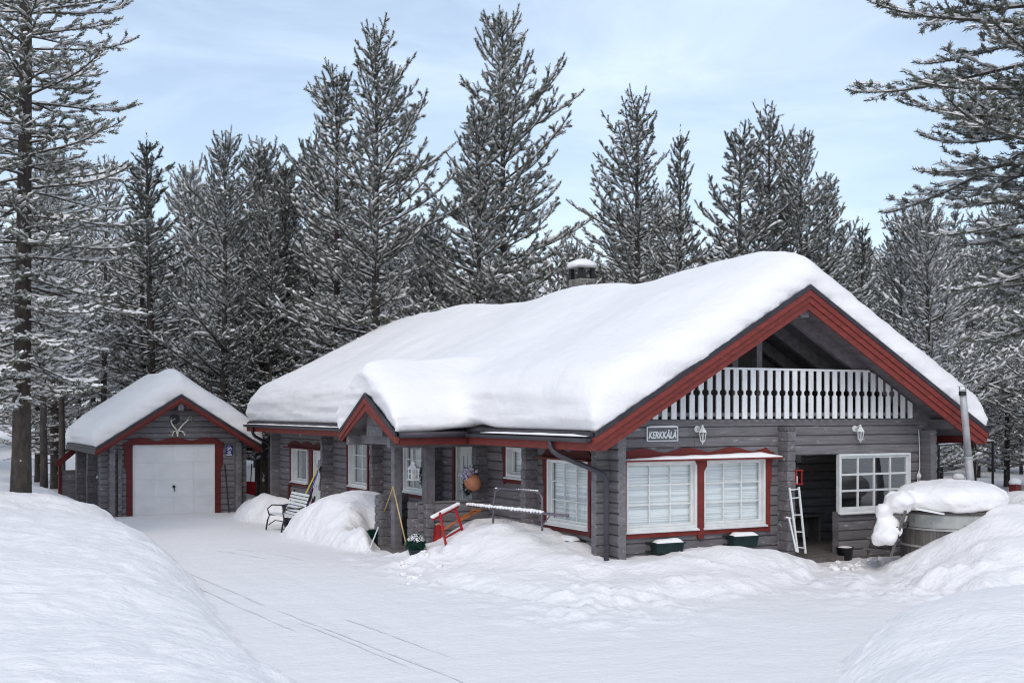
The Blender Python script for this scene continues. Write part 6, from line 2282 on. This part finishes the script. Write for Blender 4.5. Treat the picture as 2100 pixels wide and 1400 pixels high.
for z in (rimz - 0.29, 0.42):
    MB().lathe((tx, ty, z), [(TR + 0.003, 0), (TR + 0.022, 0.004), (TR + 0.022, 0.036), (TR + 0.003, 0.04)], 48).build('hoop', 'tubliner', tub)
MB().lathe((tx, ty, rimz), [(TR + 0.03, 0.0), (TR + 0.04, 0.03), (TR - 0.02, 0.06), (0.1, 0.07)], 40).build('lid', 'wood', tub)
p0, p1 = atD(1876, 1042, TD - 0.80), atD(1935, 1053, TD - 0.87)
MB().bar(p0, p1, 0.16, 0.03).build('loose_board', 'white', tub)
# steps leaning on the tub, heavy with snow
st_ = thing('tub_steps', onZ(1810, 1140, 0), 'grey wooden steps leaning on the hot tub under lumps of snow', 'steps')
s_top, s_bot = atD(1858, 1046, 21.7), atD(1828, 1138, 21.8)
MB().bar(s_top, s_bot, 0.045, 0.17, up=FV * 0.2 + np.array([0.6, 0, 1])).build('stringer', 'wood', st_)
s2t, s2b = s_top + np.array([-0.08, 0.55, 0]), s_bot + np.array([-0.08, 0.55, 0])
MB().bar(s2t, s2b, 0.045, 0.17, up=FV * 0.2 + np.array([0.6, 0, 1])).build('stringer', 'wood', st_)
for k in (0.1, 0.38, 0.66, 0.9):
    a_, e_ = s_top + (s_bot - s_top) * k, s2t + (s2b - s2t) * k
    MB().bar(a_, e_, 0.22, 0.035).build('tread', 'wood', st_)
MB().bar(atD(1790, 1112, 22.9), atD(1776, 1144, 22.9), 0.025, 0.03).build('leg', 'wood', st_)
MB().bar(atD(1786, 1118, 22.9), atD(1832, 1126, 22.4), 0.03, 0.05).build('foot_rail', 'wood', st_)
b = MB()
for i, (px, py, D, r) in enumerate(((1872, 1024, 20.5, 0.17), (1848, 1030, 20.3, 0.18), (1836, 1052, 20.1, 0.17), (1822, 1062, 20.0, 0.14), (1815, 1082, 19.9, 0.15), (1830, 1078, 19.9, 0.13), (1806, 1100, 19.8, 0.12), (1822, 1102, 19.7, 0.13), (1812, 1048, 20.4, 0.13),
                                  (1835, 1025, 20.7, 0.15), (1860, 1012, 20.9, 0.13), (1798, 1112, 19.8, 0.08), (1840, 1090, 19.8, 0.08))):
    D += 1.5 if D > 20.2 else 1.95
    b.blob(atD(px, py, D), r * 1.3, r * 1.3, r * 1.1, i + 3, 0.28, 18, 12)
cap_prof = [(TR - 0.05, 0.0), (TR + 0.06, 0.03), (TR + 0.11, 0.12), (TR + 0.12, 0.24), (TR + 0.07, 0.36), (TR - 0.06, 0.44), (TR - 0.28, 0.49), (TR - 0.55, 0.52), (0.05, 0.53)]
b.lathe((tx, ty, rimz + 0.05), cap_prof, 56, lambda j, k: (0.05 * math.sin(2 * 6.283 * k / 56 + 1) + 0.03 * math.sin(5 * 6.283 * k / 56) + 0.015 * math.sin(11 * 6.283 * k / 56 + j)) * (1 if j < 6 else 0.2))
finish_snow('tub_snow', [(b.v, b.f)], 0.035, 'thick cushion of snow on the hot tub sagging down over its steps', 'snow', smooth=8, strata=0.03, m='snow', rough=0.03)
# flue of the tub stove
pa, pb = atD(1992, 1010, 23.6), atD(1974, 800, 23.4)
t = thing('stove_pipe', pa, 'tall rusty galvanised stove pipe rising behind the hot tub', 'pipe')
MB().tube([pa + (0, 0, -0.9), pa, pa + (pb - pa) * 0.36], 0.078, 14).build('lower_pipe', 'steel', t, smooth=True)
MB().tube([pa + (pb - pa) * 0.345, pb], 0.068, 14).build('upper_pipe', 'steel', t, smooth=True)
MB().tube([pa + (pb - pa) * 0.335, pa + (pb - pa) * 0.36], 0.085, 14).build('collar', 'steel', t)
MB().tube([pb - (0, 0, 0.10), pb - (0, 0, 0.02)], 0.072, 14).build('soot_band', 'black', t)
for s in (-1, 1):
    MB().bar(pb + RV * 0.06 * s, pb + RV * 0.06 * s + (0, 0, 0.07), 0.012, 0.03).build('bracket', 'steel', t)
MB().bar(pb + RV * -0.09 + (0, 0, 0.075), pb + RV * 0.09 + (0, 0, 0.075), 0.14, 0.008).build('rain_cap', 'steel', t)
# shovelled lumps at the foot of the steps
rl = random.Random(12)
for i in range(22):
    x, y = onZ(rl.uniform(1705, 1815), rl.uniform(1148, 1172), 0)[:2]
    r = rl.uniform(0.025, 0.075)
    tag(MB().blob((x, y, gz(x, y) + r * 0.15), r * 1.25, r, r * 0.75, i, 0.7, 12, 8).build('snow_clod', 'snow', smooth=True), 'loose lump of snow at the foot of the terrace step and tub steps', 'snow lump', 'snow lumps by the tub steps')
for i in range(16):
    x, y = onZ(rl.uniform(825, 905), rl.uniform(1150, 1200), 0.0)[:2]
    r = rl.uniform(0.02, 0.06)
    tag(MB().blob((x, y, gz(x, y) + r * 0.1), r * 1.25, r, r * 0.75, i + 30, 0.7, 12, 8).build('snow_clod', 'snow', smooth=True), 'loose lump of snow on the bank edge below the kick sled', 'snow lump', 'snow lumps below the kick sled')

# ------------------------------------------------------------------ fence and pergola at the right
for (px, py0, D, lb2) in ((1966, 982, 27.5, 'red square fence post with a snow cap behind the hot tub'), (2082, 992, 26.5, 'red square fence post with a snow cap at the end of the white picket fence')):
    p_ = atD(px, py0, D)
    g = gz(p_[0], p_[1])
    t = thing('fence_post', (p_[0], p_[1], g), lb2, 'post', 'red fence posts with snow caps')
    MB().box((p_[0] - 0.09, p_[1] - 0.09, min(g - 0.2, p_[2] - 0.6)), (p_[0] + 0.09, p_[1] + 0.09, p_[2])).build('shaft', 'redgloss' if False else 'red', t)
    MB().blob((p_[0], p_[1], p_[2] + 0.03), 0.13, 0.13, 0.10, 2, 0.15, 14, 8, 0.6).build('snow_cap', 'snow', t, smooth=True)
p0, p1 = atD(2036, 1012, 27.2), atD(2078, 1010, 26.6)
t = thing('picket_fence', p0 - (0, 0, 0.6), 'short stretch of white picket fence beside the red post', 'fence')
for i in range(7):
    p_ = p0 + (p1 - p0) * i / 6
    MB().prism([(-0.032, -1.2), (0.032, -1.2), (0.032, 0.0), (0, 0.04), (-0.032, 0.0)], lambda u, z, w: (p_[0] + u * RV[0], p_[1] + u * RV[1] - w, p_[2] + z), 0, 0.02).build('picket', 'whitewood', t)
for dz in (-0.1, -0.4):
    MB().bar(p0 + (-0.05, 0.02, dz), p1 + (0.05, 0.02, dz), 0.02, 0.05).build('rail', 'whitewood', t)
snow_strip(t, lambda u, z, w: tuple(p0 + (p1 - p0) * u + np.array([0.0, 0.04 - w, 0.02 + z])), 0, 1, 0, 0, 0.08, 0.03, 0.03)
pg = thing('pergola', atD(1985, 1010, 31), 'thin black metal pergola frame with snow on its bars beyond the terrace', 'pergola')
q1, q2 = atD(2036, 905, 30.0), atD(1925, 913, 31.5)
q3, q4 = atD(1985, 897, 33.2), atD(1905, 905, 34)
for p_ in (q1, q2, q3):
    MB().bar(p_, (p_[0], p_[1], -0.2), 0.045, 0.045).build('post', 'iron', pg)
for a_, e_ in ((q1, q2), (q1, q3), (q3, q4), (q2, q4), ((q1 + q3) / 2, (q2 + q4) / 2), (q1 - (0, 0, 0.3), q3 - (0, 0, 0.3))):
    MB().bar(a_, e_, 0.03, 0.035).build('bar', 'iron', pg)
b = MB()
for a_, e_ in ((q1, q2), (q1, q3)):
    for i in range(30):
        b.blob(a_ + (e_ - a_) * i / 29 + (0, 0, 0.025), 0.05, 0.05, 0.02, i, 0.3, 6, 4)
b.build('snow', 'snow', pg, smooth=True)
